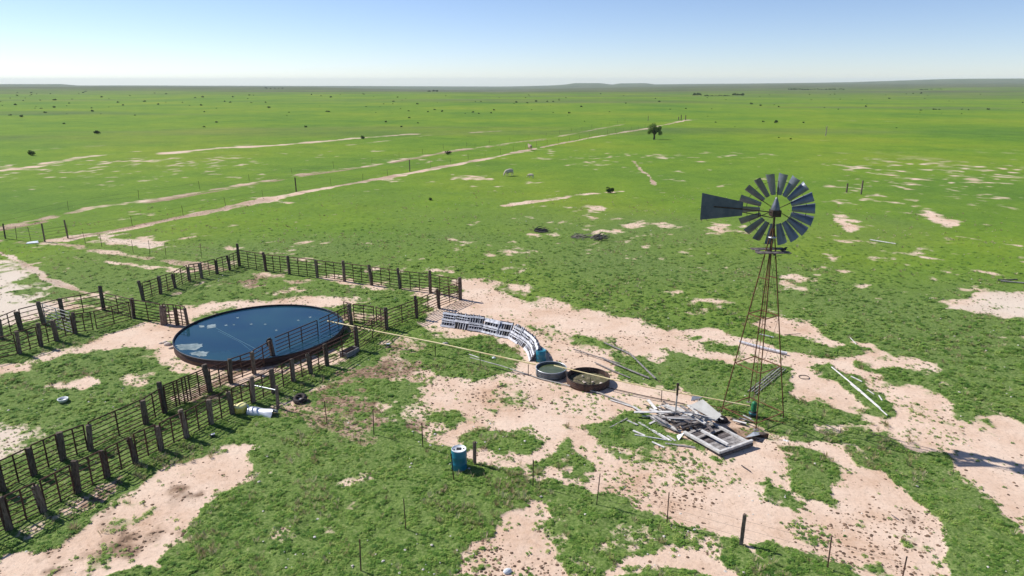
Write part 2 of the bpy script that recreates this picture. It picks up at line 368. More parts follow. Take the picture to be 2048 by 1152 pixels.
def leafmat(name, ca, cb, cc, s=.6):
    m = bpy.data.materials.new(name); m.use_nodes = True
    n = m.node_tree.nodes; l = m.node_tree.links; b = n['Principled BSDF']
    b.inputs['Roughness'].default_value = .7; b.inputs['Specular IOR Level'].default_value = .12
    geo = n.new('ShaderNodeNewGeometry'); no = n.new('ShaderNodeTexNoise'); no.inputs['Scale'].default_value = s; no.inputs['Detail'].default_value = 4
    l.new(geo.outputs['Position'], no.inputs['Vector'])
    oi = n.new('ShaderNodeObjectInfo')
    add = n.new('ShaderNodeMath'); add.operation = 'MULTIPLY_ADD'; add.inputs[1].default_value = .62
    hf = n.new('ShaderNodeMath'); hf.operation = 'MULTIPLY'; hf.inputs[1].default_value = .6; l.new(no.outputs[0], hf.inputs[0])
    l.new(oi.outputs['Random'], add.inputs[0]); l.new(hf.outputs[0], add.inputs[2])
    cr = n.new('ShaderNodeValToRGB'); e = cr.color_ramp.elements
    e[0].position = .25; e[0].color = (*ca, 1); e[1].position = .95; e[1].color = (*cc, 1); x = e.new(.6); x.color = (*cb, 1)
    l.new(add.outputs[0], cr.inputs[0]); l.new(cr.outputs[0], b.inputs['Base Color'])
    tr = n.new('ShaderNodeBsdfTranslucent'); l.new(cr.outputs[0], tr.inputs[0])
    mx = n.new('ShaderNodeMixShader'); mx.inputs[0].default_value = .35
    l.new(b.outputs[0], mx.inputs[1]); l.new(tr.outputs[0], mx.inputs[2]); l.new(mx.outputs[0], n['Material Output'].inputs[0])
    return m
M_WEED = leafmat('green_weed_leaves', (.085, .195, .040), (.190, .335, .060), (.38, .48, .13), .5)
M_SHRUB = leafmat('dark_shrub_leaves', (.012, .030, .010), (.025, .055, .016), (.045, .085, .02), .8)
M_TREE = leafmat('tree_leaves', (.10, .17, .03), (.17, .26, .045), (.24, .33, .08), .8)

# ground material
def ground_mat():
    m = bpy.data.materials.new('rangeland_soil_and_growth'); m.use_nodes = True
    n = m.node_tree.nodes; l = m.node_tree.links; b = n['Principled BSDF']
    b.inputs['Roughness'].default_value = .95; b.inputs['Specular IOR Level'].default_value = .08
    at = n.new('ShaderNodeAttribute'); at.attribute_name = 'cover'
    sep = n.new('ShaderNodeSeparateColor'); l.new(at.outputs['Color'], sep.inputs[0])
    veg, mud, pale = sep.outputs
    tone = at.outputs['Alpha']
    geo = n.new('ShaderNodeNewGeometry'); pos = geo.outputs['Position']
    def noise(scale, det=4, rough=.6):
        x = n.new('ShaderNodeTexNoise'); x.inputs['Scale'].default_value = scale; x.inputs['Detail'].default_value = det; x.inputs['Roughness'].default_value = rough
        l.new(pos, x.inputs['Vector']); return x.outputs[0]
    def ramp(f, *st):
        x = n.new('ShaderNodeValToRGB'); e = x.color_ramp.elements
        e[0].position, e[0].color = st[0][0], (*st[0][1], 1); e[1].position, e[1].color = st[-1][0], (*st[-1][1], 1)
        for p, c in st[1:-1]:
            y = e.new(p); y.color = (*c, 1)
        l.new(f, x.inputs[0]); return x.outputs[0]
    def mix(f, a, c):
        x = n.new('ShaderNodeMix'); x.data_type = 'RGBA'
        if isinstance(f, float): x.inputs[0].default_value = f
        else: l.new(f, x.inputs[0])
        for s, val in ((6, a), (7, c)):
            if isinstance(val, tuple): x.inputs[s].default_value = (*val, 1)
            else: l.new(val, x.inputs[s])
        return x.outputs[2]
    def math_(op, a, c):
        x = n.new('ShaderNodeMath'); x.operation = op
        for s, val in ((0, a), (1, c)):
            if isinstance(val, (int, float)): x.inputs[s].default_value = val
            else: l.new(val, x.inputs[s])
        x.use_clamp = False; return x.outputs[0]
    soil = ramp(noise(.30, 6, .7), (.32, (.57, .385, .265)), (.44, (.67, .49, .365)), (.56, (.73, .56, .435)), (.75, (.77, .63, .50)))
    fine = ramp(noise(7, 7, .8), (.34, (.50, .46, .42)), (.45, (.90, .89, .88)), (.7, (1.06, 1.05, 1.04)))
    mm = n.new('ShaderNodeMix'); mm.data_type = 'RGBA'; mm.blend_type = 'MULTIPLY'; mm.inputs[0].default_value = .8
    l.new(soil, mm.inputs[6]); l.new(fine, mm.inputs[7]); soil = mm.outputs[2]
    soil = mix(pale, soil, (.64, .56, .46))
    thin = n.new('ShaderNodeMapRange'); thin.interpolation_type = 'SMOOTHSTEP'; thin.inputs['From Min'].default_value = .02; thin.inputs['From Max'].default_value = .42; thin.inputs['To Max'].default_value = .62
    l.new(math_('ADD', veg, math_('MULTIPLY', math_('SUBTRACT', noise(3.0, 5, .75), .5), .35)), thin.inputs[0])
    soil = mix(thin.outputs[0], soil, (.34, .33, .17))
    mudc = ramp(noise(4, 5, .7), (.35, (.13, .085, .055)), (.55, (.30, .20, .135)), (.7, (.46, .33, .23)))
    soil = mix(mud, soil, mudc)
    g1 = ramp(noise(10.0, 6, .85), (.36, (.045, .080, .022)), (.48, (.110, .175, .040)), (.58, (.20, .265, .080)), (.68, (.36, .31, .20)))  # near growth and soil, darkest tones painted as shade under the tufts
    big = ramp(noise(.018, 5, .6), (.33, (.095, .190, .022)), (.5, (.145, .240, .020)), (.68, (.205, .265, .024)))
    mid = ramp(noise(.16, 6, .7), (.35, (.78, .82, .80)), (.5, (.98, 1.0, .96)), (.68, (1.2, 1.12, 1.1)))
    m2 = n.new('ShaderNodeMix'); m2.data_type = 'RGBA'; m2.blend_type = 'MULTIPLY'; m2.inputs[0].default_value = .9
    l.new(big, m2.inputs[6]); l.new(mid, m2.inputs[7])
    mid2 = ramp(noise(1.6, 7, .8), (.36, (.66, .70, .70)), (.5, (.98, 1.0, .96)), (.64, (1.3, 1.2, 1.4)))
    m3 = n.new('ShaderNodeMix'); m3.data_type = 'RGBA'; m3.blend_type = 'MULTIPLY'; m3.inputs[0].default_value = .8
    l.new(m2.outputs[2], m3.inputs[6]); l.new(mid2, m3.inputs[7])
    grass = mix(tone, g1, m3.outputs[2])
    # sharpen the edge of the growth with fine noise
    e1 = math_('ADD', math_('ADD', veg, math_('MULTIPLY', math_('SUBTRACT', noise(4.5, 6, .8), .5), 1.5)), math_('MULTIPLY', math_('SUBTRACT', noise(.9, 4, .7), .5), .5))
    mr = n.new('ShaderNodeMapRange'); mr.interpolation_type = 'SMOOTHSTEP'
    mr.inputs['From Min'].default_value = .34; mr.inputs['From Max'].default_value = .60
    l.new(e1, mr.inputs[0])
    fmix = n.new('ShaderNodeMix'); fmix.data_type = 'FLOAT'
    l.new(math_('MULTIPLY', tone, .8), fmix.inputs[0]); l.new(mr.outputs[0], fmix.inputs[2])
    mr2 = n.new('ShaderNodeMapRange'); mr2.interpolation_type = 'SMOOTHSTEP'; mr2.inputs['From Min'].default_value = .05; mr2.inputs['From Max'].default_value = .68
    l.new(veg, mr2.inputs[0]); l.new(mr2.outputs[0], fmix.inputs[3])
    col = mix(fmix.outputs[0], soil, grass)
    a2 = n.new('ShaderNodeAttribute'); a2.attribute_name = 'scrub'
    scr = ramp(noise(.012, 6, .7), (.35, (.055, .070, .035)), (.5, (.10, .115, .055)), (.68, (.17, .16, .095)))
    col = mix(a2.outputs['Fac'], col, scr)
    l.new(col, b.inputs['Base Color'])
    bh = math_('ADD', noise(5, 6, .75), math_('MULTIPLY', noise(22, 3, .6), .4))
    bu = n.new('ShaderNodeBump'); bu.inputs['Strength'].default_value = .55; bu.inputs['Distance'].default_value = .06
    l.new(bh, bu.inputs['Height']); l.new(bu.outputs[0], b.inputs['Normal'])
    return m
M_GROUND = ground_mat()

# ------------------------------------------------------------------ ground sheet: polar grid, fine where things stand
def make_ground():
    th = [-180, -150, -120, -95, -75, -62, -54, -48]
    fine = list(np.linspace(-43.5, 43.5, 720))
    th = th + fine + [48, 54, 62, 75, 95, 120, 150]
    th = np.radians(np.array(th))
    rs = np.concatenate([[0.0, 4, 8, 11], np.exp(np.linspace(math.log(13), math.log(150), 560)), np.exp(np.linspace(math.log(152), math.log(1200), 200))[1:], np.exp(np.linspace(math.log(1220), math.log(8000), 120))])
    R, T = np.meshgrid(rs[1:], th, indexing='ij')
    x = (R * np.sin(T)).ravel(); y = (R * np.cos(T)).ravel()
    nr, ntn = R.shape
    cut = np.gradient(rs[1:])[:, None].repeat(ntn, 1).ravel() * .5
    veg, mud, pale, val = field(x, y, cut)
    r = np.hypot(x, y)
    near = 1 - sstep(60, 160, r)
    z = terrain(x, y)
    z += near * (veg * .035 + (fbm(x, y, .5, 3, 71, .6, cut) - .5) * .07 * (0.25 + veg) + (fbm(x, y, 5, 2, 77) - .5) * .06)
    tone = sstep(18, 95, r + (fbm(x, y, 14, 3, 81) - .5) * 60) * (0.8 + .2 * sstep(60, 200, r))
    tone = np.clip(tone, 0, 1)
    x = np.concatenate([[0], x]); y = np.concatenate([[0], y]); z = np.concatenate([[0], z])
    co = np.stack([x, y, z], 1).astype(np.float32)
    i = np.arange(nr - 1)[:, None] * ntn; j = np.arange(ntn)[None, :]
    jn = (j + 1) % ntn
    a = 1 + i + j; b_ = 1 + i + jn; c = 1 + i + ntn + jn; d = 1 + i + ntn + j
    quads = np.stack([a, d, c, b_], -1).reshape(-1, 4)
    jj = np.arange(ntn); tri = np.stack([np.zeros(ntn, int), 1 + jj, 1 + (jj + 1) % ntn], -1)
    me = bpy.data.meshes.new('ground')
    nl = quads.size + tri.size
    me.vertices.add(len(co)); me.vertices.foreach_set('co', co.ravel())
    me.loops.add(nl); me.loops.foreach_set('vertex_index', np.concatenate([quads.ravel(), tri.ravel()]).astype(np.int32))
    me.polygons.add(len(quads) + len(tri))
    me.polygons.foreach_set('loop_start', np.concatenate([np.arange(len(quads)) * 4, quads.size + np.arange(len(tri)) * 3]).astype(np.int32))
    me.update(calc_edges=True); me.validate()
    me.polygons.foreach_set('use_smooth', np.ones(len(me.polygons), bool))
    at = me.attributes.new('cover', 'FLOAT_COLOR', 'POINT')
    cc = np.zeros((len(co), 4), np.float32)
    cc[1:, 0] = veg; cc[1:, 1] = mud; cc[1:, 2] = pale; cc[1:, 3] = tone
    at.data.foreach_set('color', cc.ravel())
    sc_ = np.zeros(len(co), np.float32)
    st = fbm(x[1:] * .35, y[1:], 260, 5, 66, .65)
    sc_[1:] = np.clip(sstep(520, 1600, r * (1 + (st - .5) * 1.4)) * .95 + sstep(.56, .8, fbm(x[1:] * .22, y[1:], 60, 5, 67, .6)) * .45 * sstep(120, 250, r), 0, 1)
    a3 = me.attributes.new('scrub', 'FLOAT', 'POINT'); a3.data.foreach_set('value', sc_)
    me.materials.append(M_GROUND)
    o = bpy.data.objects.new('ground', me); COL.objects.link(o); o['kind'] = 'structure'
    o['label'] = 'green rangeland with bare sandy patches, cattle trails and low far hills'
    return o
make_ground()

# ------------------------------------------------------------------ haze
def make_haze():
    me = bpy.data.meshes.new('haze'); s = 8500
    zb, zt = -120, 38.5
    v = [(x, y, z) for z in (zb, zt) for x, y in ((-s, -s), (s, -s), (s, s), (-s, s))]
    f = [(0, 3, 2, 1), (4, 5, 6, 7), (0, 1, 5, 4), (1, 2, 6, 5), (2, 3, 7, 6), (3, 0, 4, 7)]
    me.from_pydata(v, [], f)
    m = bpy.data.materials.new('haze_air'); m.use_nodes = True
    n = m.node_tree.nodes; n.remove(n['Principled BSDF'])
    p = n.new('ShaderNodeVolumePrincipled'); p.inputs['Color'].default_value = (.82, .93, 1, 1); p.inputs['Density'].default_value = HAZE_D
    p.inputs['Anisotropy'].default_value = 0.0
    m.node_tree.links.new(p.outputs[0], n['Material Output'].inputs['Volume'])
    me.materials.append(m)
    o = bpy.data.objects.new('haze', me); COL.objects.link(o); o['kind'] = 'stuff'; o['label'] = 'thin blue haze over the far plain'
HAZE_D = 1.0e-4
make_haze()

# ------------------------------------------------------------------ mesh helpers
class MB:
    def __init__(s): s.v = []; s.f = []; s.sm = []
    def add(s, vs, fs, smooth=False):
        o = len(s.v); s.v += [tuple(p) for p in vs]; s.f += [tuple(i + o for i in f) for f in fs]; s.sm += [smooth] * len(fs)
    def bar(s, p, q, w=.05, h=None, up=(0, 0, 1), taper=1.0):
        p = Vector(p); q = Vector(q); h = w if h is None else h
        d = (q - p).normalized(); up = Vector(up)
        if abs(d.dot(up)) > .98: up = Vector((1, 0, 0))
        sx = d.cross(up).normalized(); sz = sx.cross(d).normalized()
        vs = []
        for c, k in ((p, 1), (q, taper)):
            for a, b in ((-1, -1), (1, -1), (1, 1), (-1, 1)): vs.append(c + sx * (a * w / 2 * k) + sz * (b * h / 2 * k))
        s.add(vs, [(0, 1, 2, 3), (7, 6, 5, 4), (0, 4, 5, 1), (1, 5, 6, 2), (2, 6, 7, 3), (3, 7, 4, 0)])
    def tube(s, pts, rads, n=8, cap=True):
        pts = [Vector(p) for p in pts]
        if not hasattr(rads, '__len__'): rads = [rads] * len(pts)
        vs = []; prev = None
        for i, p in enumerate(pts):
            d = (pts[min(i + 1, len(pts) - 1)] - pts[max(i - 1, 0)]).normalized()
            up = prev if prev is not None else (Vector((0, 0, 1)) if abs(d.z) < .9 else Vector((1, 0, 0)))
            sx = d.cross(up).normalized(); sz = sx.cross(d).normalized(); prev = sz
            for k in range(n):
                a = 2 * PI * k / n; vs.append(p + sx * (math.cos(a) * rads[i]) + sz * (math.sin(a) * rads[i]))
        fs = []
        for i in range(len(pts) - 1):
            for k in range(n):
                k2 = (k + 1) % n; fs.append((i * n + k, i * n + k2, (i + 1) * n + k2, (i + 1) * n + k))
        s.add(vs, fs, n > 5)
        if cap:
            s.add(vs[:n], [tuple(range(n))]); s.add(vs[-n:], [tuple(range(n))[::-1]])
    def lathe(s, prof, c=(0, 0, 0), n=48, squash=1.0):
        vs = []; c = Vector(c)
        for r, z in prof:
            for k in range(n):
                a = 2 * PI * k / n; vs.append(c + Vector((r * math.cos(a), r * math.sin(a) * squash, z)))
        fs = []
        for i in range(len(prof) - 1):
            for k in range(n):
                k2 = (k + 1) % n; fs.append((i * n + k, i * n + k2, (i + 1) * n + k2, (i + 1) * n + k))
        s.add(vs, fs, True)
        if prof[0][0] > 1e-4 : pass
    def disc(s, c, r, n=48):
        c = Vector(c); vs = [c + Vector((r * math.cos(2 * PI * k / n), r * math.sin(2 * PI * k / n), 0)) for k in range(n)]
        s.add(vs, [tuple(range(n))])
    def poly(s, pts): s.add(pts, [tuple(range(len(pts)))])
    def mesh(s, name, m):
        me = bpy.data.meshes.new(name); me.from_pydata(s.v, [], s.f); me.materials.append(m)
        me.polygons.foreach_set('use_smooth', s.sm); me.update(); return me
    def build(s, name, m, parent=None, loc=None, **tags):
        """vertices are in world space; moved so that the object's origin is loc (or its parent's origin)"""
        base = Vector(loc) if loc is not None else (world_of(parent) if parent else Vector((0, 0, 0)))
        s.v = [tuple(Vector(p) - base) for p in s.v]
        return link(name, s.mesh(name, m), parent, base, **tags)
def world_of(o):
    p = Vector((0, 0, 0))
    while o is not None: p = p + Vector(o.location); o = o.parent
    return p
def link(name, me, parent=None, world=(0, 0, 0), rot=None, scale=None, **tags):
    o = bpy.data.objects.new(name, me); COL.objects.link(o)
    if parent: o.parent = parent; o.location = Vector(world) - world_of(parent)
    else: o.location = world
    if rot is not None:
        o.rotation_mode = 'QUATERNION'; o.rotation_quaternion = rot
    if scale is not None: o.scale = scale
    for k, v in tags.items(): o[k] = v
    return o
def thing(name, label, category, loc, group=None):
    o = bpy.data.objects.new(name, None); COL.objects.link(o); o.location = loc
    o['label'] = label; o['category'] = category
    if group: o['group'] = group
    o.empty_display_size = .2
    return o
def T(label, category, group=None):
    d = dict(label=label, category=category)
    if group: d['group'] = group
    return d

# shared unit pieces
def unit_tube(n, m, name):
    b = MB(); b.tube([(0, 0, 0), (0, 0, 1)], 1.0, n); return b.mesh(name, m)
U_RAIL = unit_tube(6, M_RAIL, 'rail'); U_UP = unit_tube(5, M_RAIL, 'upright'); U_WIRE = unit_tube(4, M_WIRE, 'wire')
def zrot(d): return Vector(d).to_track_quat('Z', 'Y')
def piece(name, me, p, q, r, parent, **tags):
    p = Vector(p); q = Vector(q); d = q - p
    return link(name, me, parent, p, zrot(d), (r, r, d.length), **tags)

def tie_mesh(k):
    rr = random.Random(100 + k); b = MB()
    rings = []
    n = 8; zs = [-.05, .0, .35, .75, 1.1, 1.215, 1.25]
    wob = [(rr.uniform(-.012, .012), rr.uniform(-.012, .012)) for _ in zs]
    vs = []
    for i, z in enumerate(zs):
        w_ = .115 if i < 5 else (.112 if i == 5 else .095)
        for a, c in ((-1, -.82), (-.82, -1), (.82, -1), (1, -.82), (1, .82), (.82, 1), (-.82, 1), (-1, .82)):
            vs.append((a * w_ + wob[i][0] + rr.uniform(-.006, .006), c * w_ * .85 + wob[i][1] + rr.uniform(-.006, .006), z + (rr.uniform(-.02, .01) if i >= 5 else 0)))
    fs = [(i * n + k2, i * n + (k2 + 1) % n, (i + 1) * n + (k2 + 1) % n, (i + 1) * n + k2) for i in range(len(zs) - 1) for k2 in range(n)]
    fs.append(tuple(range((len(zs) - 1) * n, len(zs) * n)))
    b.add(vs, fs); return b.mesh('post', M_TIE)
TIES = [tie_mesh(k) for k in range(5)]
def post(root, p, h=1.25, wd=1.0, lean=.075):
    q = Euler((rnd.uniform(-lean, lean), rnd.uniform(-lean, lean), rnd.uniform(-.4, .4) + .45)).to_quaternion()
    return link('post', rnd.choice(TIES), root, (p[0], p[1], 0), q, (wd, wd, h / 1.25))
def panel(root, p, q, h=1.2, nr=7, ups=(0, .5, 1), z0=.12, r=.029, lean=0.0, name='rail_panel', dh=0.0):
    """a pipe panel between two ground points: the uprights are its own mesh, every rail a sub-part"""
    p = Vector((p[0], p[1], 0)); q = Vector((q[0], q[1], 0)); d = q - p; L = d.length; dn = d / L
    side = Vector((-dn.y, dn.x, 0))
    p = p + dn * .10; q = q - dn * .10; d = q - p
    jp, jq = rnd.uniform(-.03, .03), rnd.uniform(-.03, .03)
    o = None
    for t in ups:
        a = p + d * t; b = MB(); b.tube([a + Vector((0, 0, z0 * .6)), a + Vector((0, 0, h + jp * (1 - t) + jq * t + .01)) + side * lean], r * 1.0, 6)
        if o is None: o = b.build(name, M_RAIL, root, loc=p)
        else: b.build('upright', M_RAIL, o, loc=a)
    for k in range(nr):
        s = (k / (nr - 1)) ** 1.12
        z = z0 + (h - z0) * s
        piece('rail', U_RAIL, p + Vector((0, 0, z + jp)) + side * lean * s, q + Vector((0, 0, z + jq)) + side * lean * s, r * (1.1 if k == nr - 1 else .85), o)
    return o
def fence(name, label, cat, pts, hs=None, skip=(), wide=(), ph=1.2, group=None, **kw):
    P = [G(*p) for p in pts]
    root = thing(name, label, cat, P[0], group)
    for i, p in enumerate(P):
        h = (hs or {}).get(i, rnd.uniform(1.10, 1.34))
        if h: post(root, p, h, 1.5 if i in wide else rnd.uniform(.74, .95))
    for i in range(len(P) - 1):
        if i in skip: continue
        panel(root, P[i], P[i + 1], h=ph, **kw)
    return root

# ------------------------------------------------------------------ corral fences
fence('corral_fence', 'nearest corral fence of railroad tie posts and pipe panels, rising from the lower left corner', 'fence',
      [(-60,1100),(19,1061),(88,1026),(156,988),(216,958),(272,928),(323,902),(374,877.5),(423,851),(465,829),(507,808),(548,787),(587,765),(622,749),(655,733),(715,702),(774,660.5),(834,637),(878,616),(920,599)],
      hs={19: 1.55, 16: 1.4, 17: 1.45, 15: 1.4}, ph=1.2)
fence('corral_fence', 'second corral fence just behind the nearest one, passing in front of the big round tank', 'fence',
      [(-55,1012),(7,986),(69,952),(127.5,924),(182,902),(292.5,849),(330,827),(421,786),(462,767),(509,748),(548,724)],
      hs={6: 1.5, 7: 1.5}, skip=(6,), ph=1.2)
gt = thing('corral_gate', 'closed dense pipe gate with double rails in the second fence', 'gate', G(330, 827))
o_ = panel(gt, G(331, 826.5), G(420, 786.5), h=1.3, nr=13, ups=(0, .22, .3, .42, .5, .58, .8, 1), r=.03)
fence('corral_fence', 'pipe panels hugging the near side of the big tank', 'fence',
      [(552,722),(640,682),(703,650)], hs={0: 0, 1: 0, 2: 1.35}, ph=1.25, ups=(.3, .6, 1))
fence('corral_fence', 'short cross fence panel between the tank and the corral corner post', 'fence',
      [(688,640),(706,646.5),(752,652),(774,660)], hs={0: 0, 1: 0, 2: 0, 3: 0}, ph=1.2, ups=(0, .5, 1))
fence('corral_fence', 'left back pen fence climbing from the sandy gap to the tall corner post', 'fence',
      [(287.5,603),(322,589),(351,578),(379,563),(404,557.5),(435,549),(460,541),(479,534)], hs={0: 1.45, 7: 1.9, 1: 1.3, 5: 1.1, 3: 1.1}, ph=1.22)
fence('corral_fence', 'long back pen fence between the tall corner post and the far right corner', 'fence',
      [(480,534),(532,542.5),(579,549),(635,555.5),(689,562.5),(743.6,570),(800.5,578.6),(861,586),(917,598)], hs={0: 0, 8: 0, 1: 1.5, 2: 1.5, 3: 1.4, 4: 1.6, 5: 1.5, 6: 1.55, 7: 1.65}, ph=1.35, ups=(0, .33, .66, 1))
fence('corral_fence', 'left lane fence, outer row, from the picture edge to the light gate corner', 'fence',
      [(-60,706),(3,680),(43,662),(127,638),(208,621)], hs={4: 1.6, 3: 1.35}, ph=1.3, nr=6, ups=(0, .5))
fence('corral_fence', 'pen fence from the gate corner down to the left rim of the tank', 'fence',
      [(209,621.5),(268,638),(328,649),(355,650.5),(377,655)], hs={0: 0, 1: 1.35, 4: 1.25}, wide=(2,), ph=1.28, nr=7)
fence('corral_fence', 'left lane fence, inner row, with the three shadow casting posts on sandy ground', 'fence',
      [(-45,730),(40,709),(83,694),(114,682.5),(151,668.6),(191,662),(266,640)], hs={5: 0, 6: 0, 1: 1.35, 2: 1.4, 4: 1.3}, ph=1.2, nr=6)
# loose pale gate leaning open across the lane
lg = thing('swung_gate', 'light grey metal gate standing open across the left lane', 'gate', G(92, 648))
pa, pb = G(93, 650), G(146, 668)
fr = None
for t in (0, .5, 1):
    bb = MB(); bb.tube([pa + (pb - pa) * t + Vector((0, 0, .1)), pa + (pb - pa) * t + Vector((0, 0, 1.35))], .025, 6)
    if fr is None: fr = bb.build('gate_frame', M_GREYPIPE, lg)
    else: bb.build('upright', M_GALV, fr)
U_GALV = unit_tube(6, M_GREYPIPE, 'bar')
for k in range(7):
    z = .12 + k * .2; piece('bar', U_GALV, pa + Vector((0, 0, z)), pb + Vector((0, 0, z)), .022, fr)
post(lg, G(88, 650), 1.5)
# float box on a post by the tank
b = MB(); c = G(543, 722); b.bar(c + Vector((-.12, 0, 1.05)), c + Vector((.12, 0, 1.05)), .22, .3); b.bar(c + Vector((-.06, -.05, 1.2)), c + Vector((.1, -.05, 1.27)), .1, .12)
b.build('junction_box', M_BLACK, None, loc=c + Vector((0, 0, .9)), **T('small black box mounted on the fence post in front of the big tank', 'box'))
# pale brace pole at the end of the near fence and its post
b = MB(); b.tube([G(508, 800) + Vector((0, 0, .75)), G(556, 817) + Vector((0, 0, .9))], .03, 6)
b.build('brace_pole', M_GALV, None, loc=G(530, 806), **T('thin pale brace pole spanning two posts above the white sheet', 'pole'))

# ------------------------------------------------------------------ wire fences
def tpost_mesh():
    b = MB(); b.bar((0, 0, -.05), (0, 0, 1.0), .035, .012); b.bar((0, .012, -.05), (0, .012, 1.0), .012, .03); return b.mesh('post', M_TPOST)
TP = tpost_mesh()
def wire_fence(label, pts, wires=(.35, .6, .85, 1.05), hgt=1.15, wood={}, wr=.0035, group=None, maxh={}, thick=1.0):
    P = [G(*p) for p in pts]
    root = thing('wire_fence', label, 'fence', P[0], group)
    for i, p in enumerate(P):
        if wood.get(i) == 0: continue
        if i in wood: link('post', rnd.choice(TIES), root, p, Euler((rnd.uniform(-.04, .04), rnd.uniform(-.04, .04), rnd.uniform(0, 3))).to_quaternion(), (.5, .5, wood[i] / 1.25))
        else: link('post', TP, root, p, Euler((rnd.uniform(-.06, .06), rnd.uniform(-.09, .06), rnd.uniform(0, 3))).to_quaternion(), (thick, thick, maxh.get(i, hgt) * rnd.uniform(.95, 1.08)))
    for i in range(len(P) - 1):
        for z in wires:
            m_ = (P[i] + P[i + 1]) / 2 + Vector((0, 0, z - .03))
            piece('wire', U_WIRE, P[i] + Vector((0, 0, z)), P[i + 1] + Vector((0, 0, z)), wr, root)
    return root
wire_fence('wire fence from the corral end to the wooden post right of the blue barrel', [(556,817.5),(654,847),(748,870),(846,896),(949,930)], wood={0: 1.15, 4: 1.0}, wires=(.3, .6, .9))
wire_fence('wire fence in the foreground running right from the blue barrel through weeds', [(949,930),(1066,973),(1193,1011),(1334,1047),(1482,1090),(1655,1139),(1800,1180)], wood={0: 0, 4: 1.1}, wires=(.3, .6, .9))
wire_fence('leaning foreground posts and wire running down to the bottom edge from the blue barrel', [(908,962),(812,1061),(722,1144)], wires=(.4, .8))
wire_fence('thin wire fence crossing the grass behind the pen', [(136,477),(172,489),(204,494),(267,507),(300,511),(332,512),(404,518),(476,532)], wood={0: 0, 7: 0}, wires=(.4, .75, 1.0), wr=.005, hgt=1.2)
r_ = wire_fence('far left fence with three dark posts and a pale low gate', [(-40,480),(11,478),(34,481),(62,482),(90,484),(136,477)], wood={1: 1.45, 4: 1.7, 5: 1.75, 0: 1.3}, wires=(.3, .6, .9, 1.15), wr=.012, hgt=1.25)
def along(pts, n):
    P = [G(*p) for p in pts]; L = [0]
    for a, c in zip(P[:-1], P[1:]): L.append(L[-1] + (c - a).length)
    out = []
    for k in range(n):
        s = L[-1] * k / (n - 1)
        for i in range(len(P) - 1):
            if s <= L[i + 1] + 1e-6:
                t = (s - L[i]) / (L[i + 1] - L[i]); out.append(P[i] + (P[i + 1] - P[i]) * t); break
    return out
def line_fence(label, pts, n, hgt, tall=(), wr=.006, th=1.0):
    P = along(pts, n); root = thing('wire_fence', label, 'fence', P[0])
    for i, p in enumerate(P):
        if i in tall: link('post', TIES[i % 5], root, p, None, (.6, .6, 1.9 / 1.25))
        else: link('post', TP, root, p, Euler((rnd.uniform(-.08, .08), rnd.uniform(-.08, .08), rnd.uniform(0, 3))).to_quaternion(), (th, th, hgt * rnd.uniform(.8, 1.1)))
    for i in range(n - 1):
        for z in (.45, .95): piece('wire', U_WIRE, P[i] + Vector((0, 0, z)), P[i + 1] + Vector((0, 0, z)), wr, root)
line_fence('long thin post fence following the lower dirt track to the lone tree', [(136,474),(250,455),(350,435),(491,405),(600,382),(716,364),(850,337),(1000,309),(1100,288),(1290,256)], 30, 1.2, tall=(5, 9))
line_fence('long thin post fence following the upper dirt track across the plain', [(0,452),(180,411),(330,392),(450,371),(600,346),(750,326),(900,298),(1100,272),(1250,245)], 24, 1.2)
for u_, v_, hh, wh in ((1357,240,1.2,'shorter left'),(1362,240,1.9,'middle'),(1371,240,1.8,'right')):
    p = G(u_, v_); link('gate_post', TIES[0], None, p, None, (1.2, 1.2, hh / 1.25), **T(wh + ' post of the three standing far along the track beyond the lone tree', 'post', 'three posts far along the track'))
for u_, v_, hh, lab in ((1693,385,1.2,'short thin post by itself in the right field'),(1722,389,1.8,'taller of the two dark posts in the right field near streaks of bare soil'),(1296,242,1.9,'thin dark post standing just above the lone tree')):
    link('field_post', TIES[1], None, G(u_, v_), None, (.7, .7, hh / 1.25), **T(lab, 'post'))

